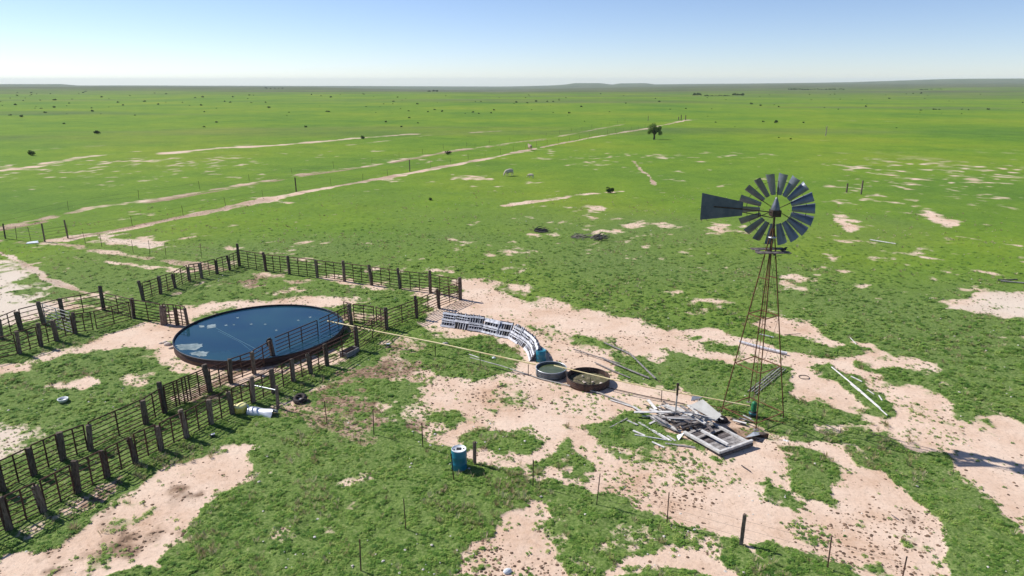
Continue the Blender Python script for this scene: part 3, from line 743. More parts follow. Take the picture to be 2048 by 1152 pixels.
# ------------------------------------------------------------------ big tank
def tank():
    c = Vector((-14.27, 36.5, 0)); R = 4.55; hgt = .44
    t = thing('water_tank', 'large round low steel stock tank brimming with dark blue water', 'stock tank', c)
    b = MB(); n = 96
    b.lathe([(R - .02, 0.0), (R, 0.0), (R + .012, .02), (R, .04), (R, hgt * .48), (R + .015, hgt * .5), (R, hgt * .52), (R, hgt)], c, n)
    b.lathe([(R - .02, hgt), (R - .02, 0)], c, n)
    b.build('wall', M_TANK, t)
    b = MB(); b.tube([c + Vector((R * math.cos(a * 2 * PI / n), R * math.sin(a * 2 * PI / n), hgt)) for a in range(n + 1)], .035, 6, cap=False)
    b.build('rim', M_RIM, t)
    b = MB(); b.disc(c + Vector((0, 0, hgt - .075)), R - .021, n)
    wm = bpy.data.materials.new('blue_tank_water'); wm.use_nodes = True
    nn = wm.node_tree.nodes; ll = wm.node_tree.links; p = nn['Principled BSDF']
    p.inputs['Roughness'].default_value = .06; p.inputs['IOR'].default_value = 1.33; p.inputs['Specular IOR Level'].default_value = .5
    geo = nn.new('ShaderNodeNewGeometry'); no = nn.new('ShaderNodeTexNoise'); no.inputs['Scale'].default_value = .45; no.inputs['Detail'].default_value = 4
    ll.new(geo.outputs['Position'], no.inputs['Vector'])
    cr = nn.new('ShaderNodeValToRGB'); e = cr.color_ramp.elements
    e[0].position = .35; e[0].color = (.008, .040, .078, 1); e[1].position = .7; e[1].color = (.016, .062, .088, 1)
    ll.new(no.outputs[0], cr.inputs[0]); ll.new(cr.outputs[0], p.inputs['Base Color'])
    n2 = nn.new('ShaderNodeTexNoise'); n2.inputs['Scale'].default_value = 5; bu = nn.new('ShaderNodeBump'); bu.inputs['Strength'].default_value = .04; bu.inputs['Distance'].default_value = .01
    ll.new(geo.outputs['Position'], n2.inputs['Vector']); ll.new(n2.outputs[0], bu.inputs['Height']); ll.new(bu.outputs[0], p.inputs['Normal'])
    b.build('water', wm, t)
    am = mat('floating_algae', (.07, .12, .13), (.30, .36, .36), rough=.5, scale=1.8, detail=7, contrast=(.38, .62))
    zz = hgt - .070
    def mat_patch(pts, wob=.08):
        P = [G(u, v, zz) for u, v in pts]; out = []
        for i in range(len(P)):
            a, d = P[i], P[(i + 1) % len(P)]
            for k in range(5):
                q = a.lerp(d, k / 5); out.append(q + Vector((rnd.uniform(-wob, wob), rnd.uniform(-wob, wob), 0)))
        m_ = sum(out, Vector()) / len(out); bb = MB()
        bb.add([m_] + out, [(0, i + 1, (i + 1) % len(out) + 1) for i in range(len(out))])
        # keep inside the wall
        bb.v = [tuple(Vector((c.x, c.y, p_[2])) + (Vector((p_[0] - c.x, p_[1] - c.y, 0)) * min(1, (R - .08) / max(1e-3, math.hypot(p_[0] - c.x, p_[1] - c.y))))) for p_ in bb.v]
        bb.build('algae_mat', am, t)
    mat_patch([(352,690),(380,687),(405,688),(402,695),(392,700),(370,700),(355,698)])
    mat_patch([(378,706),(400,702),(418,704),(410,712),(398,713)])
    mat_patch([(414,650),(430,648),(432,655),(415,657)], .05)
    mat_patch([(398,651),(408,651),(409,654),(400,655)], .04)
    for u, v in ((475,635),(452,650),(502,648),(530,648),(552,660),(468,649),(620,634),(596,640)):
        mat_patch([(u - 3, v), (u + 2, v - 1), (u + 3, v + 1), (u - 1, v + 1.6)], .03)
    lm = mat('submerged_hose', (.035, .11, .15), (.05, .15, .19), rough=.35, scale=2)
    b = MB(); b.tube([G(432, 656, zz - .005), G(470, 676, zz - .005), G(516, 700, zz - .005)], .014, 4); b.tube([G(436, 662, zz - .006), G(480, 684, zz - .006), G(505, 703, zz - .006)], .01, 4)
    b.build('hose', lm, t)
    # pale stones by the left foot of the tank
    return c
tank()
def blob(name, p, r, m, flat=.6, seed=1, n=2, parent=None, **tags):
    import bmesh
    bm = bmesh.new(); bmesh.ops.create_icosphere(bm, subdivisions=n, radius=1)
    rr = random.Random(seed); off = [(rr.uniform(-1, 1), rr.uniform(-1, 1), rr.uniform(-1, 1)) for _ in range(4)]
    for v in bm.verts:
        k = 1 + .16 * sum(math.sin(2.3 * v.co.dot(Vector(o_)) + i) for i, o_ in enumerate(off)) / 2
        v.co = Vector((v.co.x * k * r, v.co.y * k * r * .85, max(v.co.z * k, -.5) * r * flat))
    me = bpy.data.meshes.new(name); bm.to_mesh(me); bm.free(); me.materials.append(m)
    return link(name, me, parent, Vector(p) + Vector((0, 0, r * flat * .35)), **tags)
for i, (u, v, r) in enumerate(((336,690,.2),(330,686,.14),(342,697,.12),(322,687,.1))):
    blob('stone', G(u, v), r, M_STONE, seed=i, **T('pale stone in the small heap against the left foot of the big tank', 'stone', 'stones at the tank foot'))

# ------------------------------------------------------------------ two small tanks
def small_tank(label, u0, u1, vt, hgt, m, fillz, fillm, dark, tilt=0.0, n=64):
    # circle whose rim at height hgt spans columns u0..u1 at row vt
    cc = G((u0 + u1) / 2, vt, hgt); d = cc.y * CP + (H - hgt) * SP
    R = (u1 - u0) / 2 / FPX * d
    c = Vector((cc.x, cc.y, 0))
    t = thing('stock_tank', label, 'stock tank', c)
    b = MB(); prof = [(R * .985, 0), (R, 0)]
    for k in range(1, 4): prof += [(R, hgt * (k / 4 - .03)), (R + .012, hgt * k / 4), (R, hgt * (k / 4 + .03))]
    prof += [(R, hgt)]
    b.lathe(prof, c, n); b.lathe([(R - .015, hgt), (R - .015, 0)], c, n); b.build('wall', m, t)
    b = MB(); b.tube([c + Vector((R * math.cos(a * 2 * PI / n), R * math.sin(a * 2 * PI / n), hgt)) for a in range(n + 1)], .022, 6, cap=False); b.build('rim', dark, t)
    b = MB()
    vs = [c + Vector((0, 0, fillz))]; fs = []
    rings = 8
    for i in range(1, rings + 1):
        for k in range(n):
            a = 2 * PI * k / n; rr = (R - .016) * i / rings
            vs.append(c + Vector((rr * math.cos(a), rr * math.sin(a), fillz + (rnd.uniform(-.02, .02) if fillm is M_DIRTFILL else 0))))
    for k in range(n): fs.append((0, 1 + k, 1 + (k + 1) % n))
    for i in range(rings - 1):
        for k in range(n): fs.append((1 + i * n + k, 1 + (i + 1) * n + k, 1 + (i + 1) * n + (k + 1) % n, 1 + i * n + (k + 1) % n))
    b.add(vs, fs, True); b.build('silt' if fillm is M_DIRTFILL else 'water', fillm, t)
    return c, R
M_GREENWATER = mat('green_trough_water', (.055, .075, .03), (.10, .12, .055), rough=.12, scale=3, spec=.5)
cg, Rg = small_tank('small round galvanised stock tank holding green water, at the foot of the pallet wall', 1072, 1133, 735, .39, mat('galvanised_tank_wall', (.09, .105, .12), (.20, .22, .235), rough=.5, metal=.5, scale=3, spec=.5), .27, M_GREENWATER, M_GALV)
cb, Rb = small_tank('low rusty brown round tank half filled with silt, right of the galvanised one', 1134, 1219, 752, .36, mat('rusted_tank_wall', (.04, .028, .024), (.13, .075, .055), rough=.85, scale=4), .11, M_DIRTFILL, M_DARKIRON)
for i in range(5):
    p = cb + Vector((rnd.uniform(-.6, .6), rnd.uniform(-.5, .5), .16)); blob('clod', p, rnd.uniform(.05, .09), M_STONE, seed=30 + i, **T('pale clod lying on the silt inside the rusty tank', 'clod', 'clods in the rusty tank'))

# ------------------------------------------------------------------ barrels, drum, sheet, tyre, trough
def barrel(label, p, r, h, body, lid, tagcat='barrel', bungs=True, hose=False):
    t = thing('barrel', label, tagcat, p)
    b = MB(); p = Vector(p)
    b.lathe([(r * .93, 0), (r * .97, .02), (r, .06), (r * 1.0, h * .30), (r * 1.035, h * .33), (r * 1.0, h * .36), (r, h * .64), (r * 1.035, h * .67), (r, h * .70), (r * .99, h * .93), (r * .93, h * .985)], p, 40)
    b.build('body', body, t)
    b = MB(); b.lathe([(r * .93, h * .985), (r * .97, h), (r * .95, h * 1.02), (r * .90, h * 1.02), (r * .88, h * .995), (0.001, h * .995)], p, 40)
    l = b.build('lid', lid, t)
    if bungs:
        b = MB(); b.bar(p + Vector((-.09, 0, h * .998)), p + Vector((.09, 0, h * .998)), .17, .02)
        b.build('label_plate', M_BLACK, l)
        for dx, dy in ((-r * .6, -.06), (r * .6, .02)):
            b = MB(); b.lathe([(.03, h * .99), (.03, h * 1.015), (.001, h * 1.015)], p + Vector((dx, dy, 0)), 10); b.build('bung', M_BLACK, l)
    return t
pb_ = G(918, 943); pb_.y += .2
barrel('upright blue plastic barrel with a white lid standing in the weeds of the foreground', pb_, .29, .84, M_BLUE, M_LID)
# round blue drum behind galvanised tank
p = G(1082, 722); barrel('blue drum leaning at the end of the slatted pallet wall behind the galvanised tank', p, .27, .62, M_BLUE, M_BLUE, bungs=False)
# yellow drum
p = G(482, 824); t = thing('drum', 'squat yellow plastic tub with a domed lid at the foot of the near fence', 'tub', p)
b = MB(); b.lathe([(.24, 0), (.28, .05), (.29, .26), (.27, .30)], p, 12); b.build('body', M_YEL, t)
b = MB(); b.lathe([(.28, .30), (.30, .32), (.29, .36), (.20, .40), (.001, .42)], p, 12); b.build('lid', mat('pale_yellow_lid', (.84, .76, .28), (.90, .84, .44), rough=.5, scale=5), t)
# bent white sheet
b = MB(); pa = G(500, 825) + Vector((0, 0, .1)); pb = G(549, 832) + Vector((0, 0, .1)); n = 14
d = (pb - pa); sd = Vector((-d.y, d.x, 0)).normalized(); vs = []
for i in range(7):
    s = i / 6
    for k in range(n + 1):
        a = PI * (k / n) * 1.08 - .1; rr = .24 + .02 * math.sin(s * 9) + (.05 if i == 6 else 0) * math.sin(k)
        vs.append(pa + d * s + sd * (math.cos(a) * rr) + Vector((0, 0, math.sin(a) * rr * .9 - .04)))
for off in (0, 1):
    b.add([v - Vector((0, 0, .006 * off)) for v in vs], [(i * (n + 1) + k, i * (n + 1) + k + 1, (i + 1) * (n + 1) + k + 1, (i + 1) * (n + 1) + k) for i in range(6) for k in range(n)], True)
b.build('bent_sheet', M_WHITE, None, loc=pa, **T('white curved metal sheet lying beside the yellow tub', 'metal sheet'))
b = MB(); p = G(493, 822); b.lathe([(.001, .30), (.10, .28), (.14, .14), (.13, 0)], p, 10); b.build('white_jug', M_LID, None, loc=p, **T('small white jug squeezed between the yellow tub and the white sheet', 'jug'))
# tyre
def tyre(label, p, R, r, tiltq):
    t = thing('tyre', label, 'tyre', p); t.rotation_euler = tiltq
    b = MB(); prof = []
    for k in range(13):
        a = 2 * PI * k / 12; prof.append((R - r + r * math.cos(a) * .95, r * 1.25 + r * 1.2 * math.sin(a)))
    vs0 = len(b.v); b.lathe(prof, (0, 0, 0), 32)
    o = link('tread', b.mesh('tread', M_RUBBER), None); o.parent = t; o.location = (0, 0, 0)
    b = MB(); b.lathe([(R - 2 * r + .02, r * .6), (R - 2 * r - .02, r * 1.1), (.05, r * 1.2), (.001, r * 1.2)], (0, 0, 0), 24)
    o = link('rim', b.mesh('rim', M_PALEWOOD), None); o.parent = t; o.location = (0, 0, 0)
tyre('old tyre lying on trampled brown soil beyond the end of the near fence', G(602, 802), .33, .11, (math.radians(18), math.radians(-8), 0))
# trough
def box_trough(label, pa, pb, wd, hgt):
    pa, pb = Vector(pa), Vector(pb); t = thing('feed_trough', label, 'trough', pa)
    d = (pb - pa).normalized(); s = Vector((-d.y, d.x, 0)) * wd / 2; L = pb - pa
    b = MB()
    for sg in (-1, 1): b.bar(pa + s * sg + Vector((0, 0, hgt / 2)), pb + s * sg + Vector((0, 0, hgt / 2)), .05, hgt)
    for q, sg in ((pa, 1), (pb, -1)): b.bar(q - s * .92 + d * .03 * sg + Vector((0, 0, hgt / 2 - .004)), q + s * .92 + d * .03 * sg + Vector((0, 0, hgt / 2 - .004)), .05, hgt - .008)
    b.build('shell', M_CONC, t); b = MB(); b.bar(pa + d * .03 + Vector((0, 0, .06)), pb - d * .03 + Vector((0, 0, .06)), wd - .05, .05); b.build('floor_slab', M_DARKWOOD, t)
box_trough('low grey feed trough lying along the lane fence right of the big tank', G(687, 716), G(712, 703), .45, .3)
# white tub in the left pen
p = G(127, 805); b = MB(); b.lathe([(.001, .02), (.17, .02), (.17, 0), (.21, .16), (.225, .2), (.20, .2), (.18, .12), (.001, .11)], p, 20)
b.build('feed_tub', M_LID, None, loc=p, **T('small white round tub alone on the grass of the left pen', 'tub'))
p = G(425, 872); blob('debris_bag', p, .12, M_BLACK, seed=4, **T('little black and white scrap in the grass below the near fence', 'scrap')); 
b = MB(); b.bar(p + Vector((-.02, -.07, .1)), p + Vector((.12, -.02, .12)), .1, .03); b.build('white_scrap', M_WHITE, None, loc=p, **T('white flake of litter touching the black scrap below the near fence', 'scrap'))
blob('white_rock', G(1015, 1144), .13, M_LID, seed=9, **T('white lump lying on bare sand at the bottom edge', 'rock'))
blob('black_clod', G(778, 696), .13, M_DARKIRON, seed=12, **T('dark lump with a pale top in the muddy ground right of the trough', 'lump'))
b = MB(); p = G(777, 692); b.bar(p + Vector((-.12, 0, .12)), p + Vector((.1, -.03, .15)), .12, .04); b.build('pale_scrap', M_WHITE, None, loc=p, **T('pale scrap on top of the dark lump in the mud', 'scrap'))
blob('drab_sack', G(890, 689), .17, M_GREYWOOD, seed=17, flat=.5, **T('grey sack like lump below the long pipe near the pallet wall', 'sack'))
blob('float_ball', G(988, 719), .11, M_LID, seed=18, flat=1, **T('white ball like object on the weeds under the long pipe', 'ball'))
b = MB(); pts = [G(52,489),(G(78,487)),(G(76,483)),(G(56,486))]
b.add([q + Vector((0, 0, z)) for z in (.03, .09) for q in pts], [(3, 2, 1, 0), (4, 5, 6, 7), (0, 1, 5, 4), (1, 2, 6, 5), (2, 3, 7, 6), (3, 0, 4, 7)])
b.build('fallen_sheet', M_WHITE, None, loc=pts[0], **T('white flat sheet fallen on the path by the far left gate', 'metal sheet'))

# ------------------------------------------------------------------ pipes
def pipe(name, label, cat, pts, r, m, group=None, n=8):
    b = MB(); b.tube(pts, r, n); return b.build(name, m, None, loc=pts[0], **T(label, cat, group))
zt = .78
t = thing('water_pipe', 'long yellowed pipe carried above ground from the big tank rim to the galvanised tank', 'pipe', G(655, 642, zt))
P1 = [G(655,642,zt), G(760,664,.8), G(870,685,.8), G(960,705,.78), G(1071,729,.66)]
b = MB(); b.tube(P1, .04, 8); b.build('tube', M_PVC, t)
for q in (P1[2], P1[3], P1[4] - Vector((.35, -.08, 0))):
    b = MB(); b.tube([Vector((q.x, q.y, 0)), Vector((q.x, q.y, q.z - .03))], .02, 6); b.build('support', M_DARKIRON, t)
t = thing('water_pipe', 'long yellowed pipe running above ground from the galvanised tank to the windmill pump', 'pipe', G(1108, 731, .66))
P2 = [G(1108,731,.6), G(1220,758,.62), G(1324,780,.6), G(1400,793,.58), G(1500,812,.5)]
b = MB(); b.tube(P2, .03, 8); b.build('tube', M_PVC, t)
for q in (P2[2], P2[3] , P2[1] + Vector((-.9, .2, 0))):
    b = MB(); b.tube([Vector((q.x, q.y, 0)), Vector((q.x, q.y, q.z - .02))], .018, 6); b.build('support', M_DARKIRON, t)
pipe('leaning_rod', 'thin dark rod leaning by the long pipe left of the pallet wall', 'rod', [G(897, 686), G(888, 683, .55) + Vector((-.1, .2, .2))], .012, M_DARKIRON)
def zl(u, v, z=.04): return G(u, v, z)
LOOSE = [
 ('old dark pipe lying on the sand below the two small tanks', [(940,715),(1000,731),(1080,757),(1200,786),(1262,811)], .03, M_GREYPIPE),
 ('straight dark pipe on the sand right of the two small tanks', [(1215,775),(1290,792),(1370,808)], .022, M_DARKIRON),
 ('short pale stick in the weeds below the long pipe', [(937,708),(960,716)], .025, M_PALEWOOD),
]
for lab, pts, r, m in LOOSE: pipe('ground_pipe', lab, 'pipe', [zl(u, v, r + .03) for u, v in pts], r, m)
POLES = [
 ('longer left pole of the pale pair in the green strip right of the windmill', [(1664,736),(1715,778),(1760,818)], .036, M_PALEWOOD),
 ('right pole of the pale pair in the green strip right of the windmill', [(1700,768),(1740,800),(1775,832)], .033, M_PALEWOOD),
 ('broken pale stick on grass above the crossed poles right of the windmill', [(1703,754),(1724,763)], .035, M_PALEWOOD),
 ('short pale stick right of the crossed pair of poles', [(1735,780),(1748,790)], .03, M_PALEWOOD),
 ('short pale stick nearest the right tip of the green strip', [(1757,792),(1766,802)], .03, M_PALEWOOD),
 ('long grey pole lying across bare sand, upper of the pair in the middle', [(1208,686),(1260,708),(1312,758)], .05, M_GREYWOOD),
 ('long grey pole lying across bare sand, lower of the pair in the middle', [(1205,716),(1250,737),(1298,757)], .045, M_GREYWOOD),
 ('dark crooked pole on the sand above the rusty tank', [(1148,700),(1190,713),(1240,728)], .035, M_GREYWOOD),
 ('thin grey stick parallel to the dark crooked pole above the rusty tank', [(1190,725),(1225,741),(1262,757)], .03, M_GREYWOOD),
 ('long whitish board lying behind the windmill legs', [(1478,683),(1530,697),(1574,707)], .07, M_WHITEWOOD),
 ('short whitish board lying behind the windmill, above the long one', [(1520,669),(1548,676)], .035, M_WHITEWOOD),
 ('thin dark stick on the sand right of the windmill', [(1568,670),(1600,668)], .02, M_DARKWOOD),
 ('pale broken stick at the edge of the grass far right of the windmill', [(1701,677),(1712,690)], .03, M_PALEWOOD),
 ('dark stick alone on the sand in front of the debris heap', [(1482,932),(1502,944)], .022, M_DARKWOOD),
 ('dark forked stick on the sand left of the small tanks', [(994,774),(1013,771)], .02, M_DARKWOOD),
 ('dark stick on the sand below the pale poles, far right', [(1782,1032),(1800,1040)], .015, M_DARKWOOD),
 ('long dark stick lying on the green plain behind the windmill', [(1740,480),(1792,488)], .05, M_PALEWOOD),
 ('long grey pole lying on the bare patch at the right edge', [(2002,562),(2052,567)], .06, M_GREYWOOD),
 ('second grey pole lying on the bare patch at the right edge', [(1995,560),(2035,559)], .05, M_DARKWOOD),
]
for i, (lab, pts, r, m) in enumerate(POLES):
    b = MB(); P = [zl(u, v, r + .04) for u, v in pts]; P = [p_ + Vector((rnd.uniform(-.03, .03), rnd.uniform(-.03, .03), rnd.uniform(0, .04))) for p_ in P]
    b.tube(P, [r * rnd.uniform(.8, 1.15) for _ in P], 6); b.build('pole', m, None, loc=P[0], **T(lab, 'pole'))
# hoop
p = G(1608, 754, .04); b = MB(); b.tube([p + Vector((.24 * math.cos(a), .24 * math.sin(a), .01 * math.sin(3 * a))) for a in [k * 2 * PI / 32 for k in range(33)]], .016, 6, cap=False)
b.build('hoop', M_DARKIRON, None, loc=p, **T('thin dark hoop lying flat on the sand right of the windmill', 'hoop'))
# old ladder bundle
t = thing('ladder', 'old grey ladder lying in the grass under the windmill', 'ladder', G(1503, 786))
a0, a1 = G(1503, 786, .08), G(1566, 735, .08); d = (a1 - a0); sd = Vector((-d.y, d.x, 0)).normalized()
for s in (-.2, -.07, .07, .2):
    b = MB(); b.bar(a0 + sd * s + d * rnd.uniform(0, .05), a1 + sd * s - d * rnd.uniform(0, .06) + Vector((0, 0, .05)), .035, .035); b.build('rail', M_GREYWOOD, t)
for k in range(7):
    q = a0 + d * (.08 + k * .13); b = MB(); b.bar(q - sd * .22 + Vector((0, 0, -.03)), q + sd * .22 + Vector((0, 0, -.03)), .03, .03); b.build('rung', M_GREYWOOD, t)

# ------------------------------------------------------------------ leaning pallet wall
WB = [(882,653),(909,656.5),(936,661),(963,664.5),(992,672),(1018,677),(1035,687),(1049,698),(1057,708),(1061,723)]
base = [G(*p) for p in WB]
cc_ = Vector((-3.6, 33.2, 0))
lab_w = ['leftmost of the whitewashed slatted pallets in the leaning curved wall', 'second pallet from the left in the leaning curved wall', 'third pallet from the left in the leaning curved wall',
         'pallet with a bright solid top board, fourth from the left in the curved wall', 'pallet left of the bend in the curved wall', 'pallet at the bend of the curved wall',
         'pallet just past the bend, turning toward the tanks', 'third pallet from the tank end of the curved wall', 'pallet next to last at the tank end of the curved wall']
for i in range(9):
    a, c = base[i], base[i + 1]; d = (c - a); L = d.length; dn = d.normalized()
    mid = (a + c) / 2; out = (mid - cc_); out = (out - dn * out.dot(dn)).normalized()
    lean = rnd.uniform(.50, .62); hh = rnd.uniform(.80, .90)
    upv = (out * math.sin(lean) + Vector((0, 0, math.cos(lean)))); nrm = dn.cross(upv).normalized()
    if nrm.dot(out) > 0: nrm = -nrm
    t = thing('slatted_pallet', lab_w[i], 'pallet', a, 'leaning pallets of the curved wall')
    def bd(name, s0, s1, h0, h1, off, wd, th, m):
        b = MB(); b.bar(a + dn * s0 + upv * h0 + nrm * off, a + dn * s1 + upv * h1 + nrm * off, wd, th, up=nrm); return b.build(name, m, t)
    nb = 3
    for k in range(nb):
        hz = .05 + k * (hh - .1) / (nb - 1) + rnd.uniform(-.02, .02)
        wdt = rnd.uniform(.10, .15) if not (i == 3 and k == 2) else .22
        if k == 1 and rnd.random() < .8: bd('front_slat', .01, L - .01, hz - .14, hz - .14, .075, .05, .02, M_WHITEWOOD)
        if k == 1 and rnd.random() < .5: bd('front_slat', .03, L - .03, hz + .2, hz + .17, .075, .04, .02, M_WHITEWOOD)
        if rnd.random() < .1: continue
        bd('front_slat', -.03, L + .03, hz + rnd.uniform(-.015, .015), hz + rnd.uniform(-.015, .015), .07, wdt, .02, M_WHITEWOOD)
    for k in range(6):
        s = .04 + k * (L - .08) / 5 + (rnd.uniform(-.03, .03) if 0 < k < 5 else 0)
        bd('stringer', s, s, 0, hh + rnd.choice((0, 0, .06, .14)), .02, .035, .07, M_WHITEWOOD if rnd.random() < .55 else M_GREYWOOD)
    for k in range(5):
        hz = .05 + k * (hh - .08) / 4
        bd('back_slat', -.03, L + .03, hz, hz, -.035, .24, .018, M_SLATSHADE)  # overlapping backing, with the shade of the slots painted into it

# ------------------------------------------------------------------ windmill
def windmill():
    c = Vector((10.46, 26.85, 0))
    t = thing('windmill', 'rusty four legged water pumping windmill with a many bladed wheel and furled tail', 'windmill', c)
    R0 = 1.31; angs = [math.radians(a) for a in (-12, 78, 168, 258)]
    ztop = 8.35
    def leg(a, z):
        rr = R0 + (.045 - R0) * z / ztop
        return c + Vector((rr * math.cos(a), rr * math.sin(a), z))
    for a in angs:
        b = MB(); p, q = leg(a, -.05), leg(a, ztop)
        for k in range(6):
            z0, z1 = -.05 + (ztop + .05) * k / 6, -.05 + (ztop + .05) * (k + 1) / 6
            p, q = leg(a, z0), leg(a, z1)
            tang = Vector((-math.sin(a + PI / 4), math.cos(a + PI / 4), 0)); tang2 = Vector((-math.sin(a - PI / 4), math.cos(a - PI / 4), 0))
            b.bar(p, q, .05, .012, up=tang); b.bar(p, q, .05, .012, up=tang2)
        b.build('leg', M_RUST, t)
    for z in (.33, 2.45, 4.7, 6.3):
        for i in range(4):
            if z == 6.3 and i % 2: continue
            b = MB(); b.bar(leg(angs[i], z), leg(angs[(i + 1) % 4], z), .04, .03); b.build('girt', M_RUST, t)
    for z0, z1 in ((.4, 2.4), (2.5, 4.6), (4.75, 7.3)):
        for i in range(4):
            b = MB(); b.tube([leg(angs[i], z0), leg(angs[(i + 1) % 4], z1)], .006, 4); b.build('brace_rod', M_DARKIRON, t)
    # ladder on one leg
    a = angs[3]; b = MB()
    # platform of planks
    zp = 7.43
    pf = MB(); pf.bar(c + Vector((-.62, 0, zp - .05)), c + Vector((.62, 0, zp - .05)), .06, .05); pf.bar(c + Vector((0, -.5, zp - .052)), c + Vector((0, .5, zp - .052)), .06, .05)
    po = pf.build('platform', M_DARKWOOD, t)
    for s in (-1, 1):
        for k in range(2):
            b = MB(); off = .24 + k * .17
            b.bar(c + Vector((-.68, s * off, zp + .0)), c + Vector((.66, s * off, zp + .01)), .15, .03); b.build('plank', M_DARKWOOD, po)
            if k == 0:
                b = MB(); b.bar(c + Vector((s * .52, -.15, zp + .001)), c + Vector((s * .52, .15, zp + .001)), .16, .03); b.build('plank', M_DARKWOOD, po)
    # mast
    hub = Vector((c.x + .0, c.y, 9.0))
    b = MB(); b.tube([c + Vector((0, 0, 7.1)), hub + Vector((0, 0, -.12))], .045, 8); b.build('mast', M_DARKIRON, t)
    b = MB(); b.lathe([(.05, 7.95), (.16, 7.97), (.16, 8.0), (.05, 8.02)], c, 12); b.build('furl_ring', M_GALV, t)
    b = MB(); b.tube([c + Vector((0, 0, .6)), c + Vector((0, 0, 8.9))], .014, 5); b.build('pump_rod', M_RUST, t)
    # motor body and tall pointed hood
    b = MB(); b.bar(hub + Vector((-.17, -.02, -.02)), hub + Vector((.17, -.02, -.02)), .42, .26); b.tube([hub + Vector((0, -.1, -.02)), hub + Vector((.19, .44, .03))], .07, 10)
    mo = b.build('gearbox', M_DARKIRON, t)
    b = MB(); b.lathe([(.17, .02), (.175, .12), (.145, .26), (.095, .42), (.05, .55), (.03, .60), (.001, .61)], hub, 20, 1.15)
    b.build('hood', mat('hood_galvanised', (.10, .11, .13), (.22, .23, .25), rough=.4, metal=.6, scale=4, spec=.5), mo)
    # wheel: axis close to the picture's depth direction
    ax = Vector((.40, .91, .05)).normalized(); wx = ax.cross(Vector((0, 0, 1))).normalized(); wz = wx.cross(ax).normalized()
    wc = hub + Vector((.0, .0, .02)) + ax * .42; R = 1.455
    def W(r, a, d=0): return wc + wx * (r * math.cos(a)) + wz * (r * math.sin(a)) + ax * d
    b = MB()
    for rr, th in ((R * .46, .014), (R * .78, .014)):
        for k in range(72):
            b.bar(W(rr, 2 * PI * k / 72, .09), W(rr, 2 * PI * (k + 1) / 72, .09), .03, th)
    wheel = b.build('wheel_rim', M_DARKIRON, t)
    b = MB(); b.tube([wc - ax * .12, wc + ax * .12], [.10, .07], 12); b.build('hub', M_DARKIRON, wheel)
    for k in range(6):
        for s in (-.09, .1):
            b = MB(); a = 2 * PI * (k + .5) / 6; b.tube([W(.05, a, s), W(R * .78, a, .09)], .009, 5); b.build('spoke', M_DARKIRON, wheel)
    # one sail mesh, used 18 times
    nu, nv = 6, 8; vs = []
    for i in range(nu + 1):
        s = i / nu; pitch = -math.radians(22 + 20 * s); rr = R * (.41 + .59 * s); hw = .098 + .135 * s
        for j in range(nv + 1):
            q = (j / nv * 2 - 1); yy = q * hw; cv = (1 - q * q) * hw * .42
            vs.append(Vector((rr, yy * math.cos(pitch) - cv * math.sin(pitch), yy * math.sin(pitch) + cv * math.cos(pitch))))
    fs = [(i * (nv + 1) + j, i * (nv + 1) + j + 1, (i + 1) * (nv + 1) + j + 1, (i + 1) * (nv + 1) + j) for i in range(nu) for j in range(nv)]
    nn_ = len(vs); vs2 = [v + Vector((0, 0, -.0025)) for v in vs]
    sb = MB(); sb.add(vs + vs2, fs + [tuple(nn_ + k for k in f[::-1]) for f in fs], True); sme = sb.mesh('blade', M_SAIL)
    Mx = Matrix((wx, wz, ax)).transposed()
    for k in range(18):
        a = 2 * PI * (k + .25) / 18 + rnd.uniform(-.012, .012)
        rot = (Mx @ Matrix.Rotation(a, 3, 'Z') @ Matrix.Rotation(rnd.uniform(-.06, .06), 3, 'X')).to_quaternion()
        link('blade', sme, wheel, wc + ax * .07, rot)
    # tail
    tdir = Vector((-.915, .40, 0))
    def TP_(l, dz, o=0.0): return hub + tdir * l + Vector((-.40, -.915, 0)) * (.12 + o) + Vector((0, 0, dz))
    tl = MB(); y0 = -.05
    tl.bar(TP_(.05, .02), TP_(2.3, .10), .05, .035); tl.bar(TP_(.05, -.2), TP_(1.6, -.02), .03, .03)
    tl.bar(TP_(.6, .03), TP_(.6, -.16), .02, .03)
    to = tl.build('tail_boom', M_DARKIRON, t)
    b = MB(); x0, x1 = 2.86, 1.22; A = [(x0, -.50), (x0, .62), (x1, .36), (x1, -.20)]
    b.add([TP_(x, z, .03 + dy) for dy in (0, .004) for x, z in A], [(0, 1, 2, 3), (7, 6, 5, 4), (0, 4, 5, 1), (1, 5, 6, 2), (2, 6, 7, 3), (3, 7, 4, 0)])
    b.build('tail_vane', mat('vane_sheet', (.07, .085, .12), (.12, .14, .18), rough=.5, metal=.4, scale=2.5, spec=.4), to)
    b = MB(); b.bar(TP_(x0 - .5, .09, .045), TP_(x1, .07, .045), .06, .012, up=(.4, .915, 0)); b.build('vane_stiffener', M_DARKIRON, to)
    # foot flares
    for a in angs:
        b = MB(); p = leg(a, 0); b.bar(p + Vector((-.09, 0, .03)), p + Vector((.09, 0, .03)), .16, .08); b.build('footing', M_CONC, t)
    # pump in the middle
    p = c + Vector((.0, -.1, 0)); t2 = thing('well_pump', 'green well pump with dark base standing between the windmill legs', 'pump', p)
    b = MB(); b.lathe([(.18, 0), (.18, .18), (.15, .22), (.15, .3), (.11, .32)], p, 16); b.build('base', M_BLACK, t2)
    b = MB(); b.lathe([(.165, .18), (.185, .2), (.185, .25), (.165, .27)], p, 16); b.build('collar', M_TEALP, t2)
    b = MB(); b.lathe([(.11, .32), (.115, .68), (.10, .72), (.05, .76), (.001, .78)], p, 16); b.build('cylinder', M_GREENP, t2)
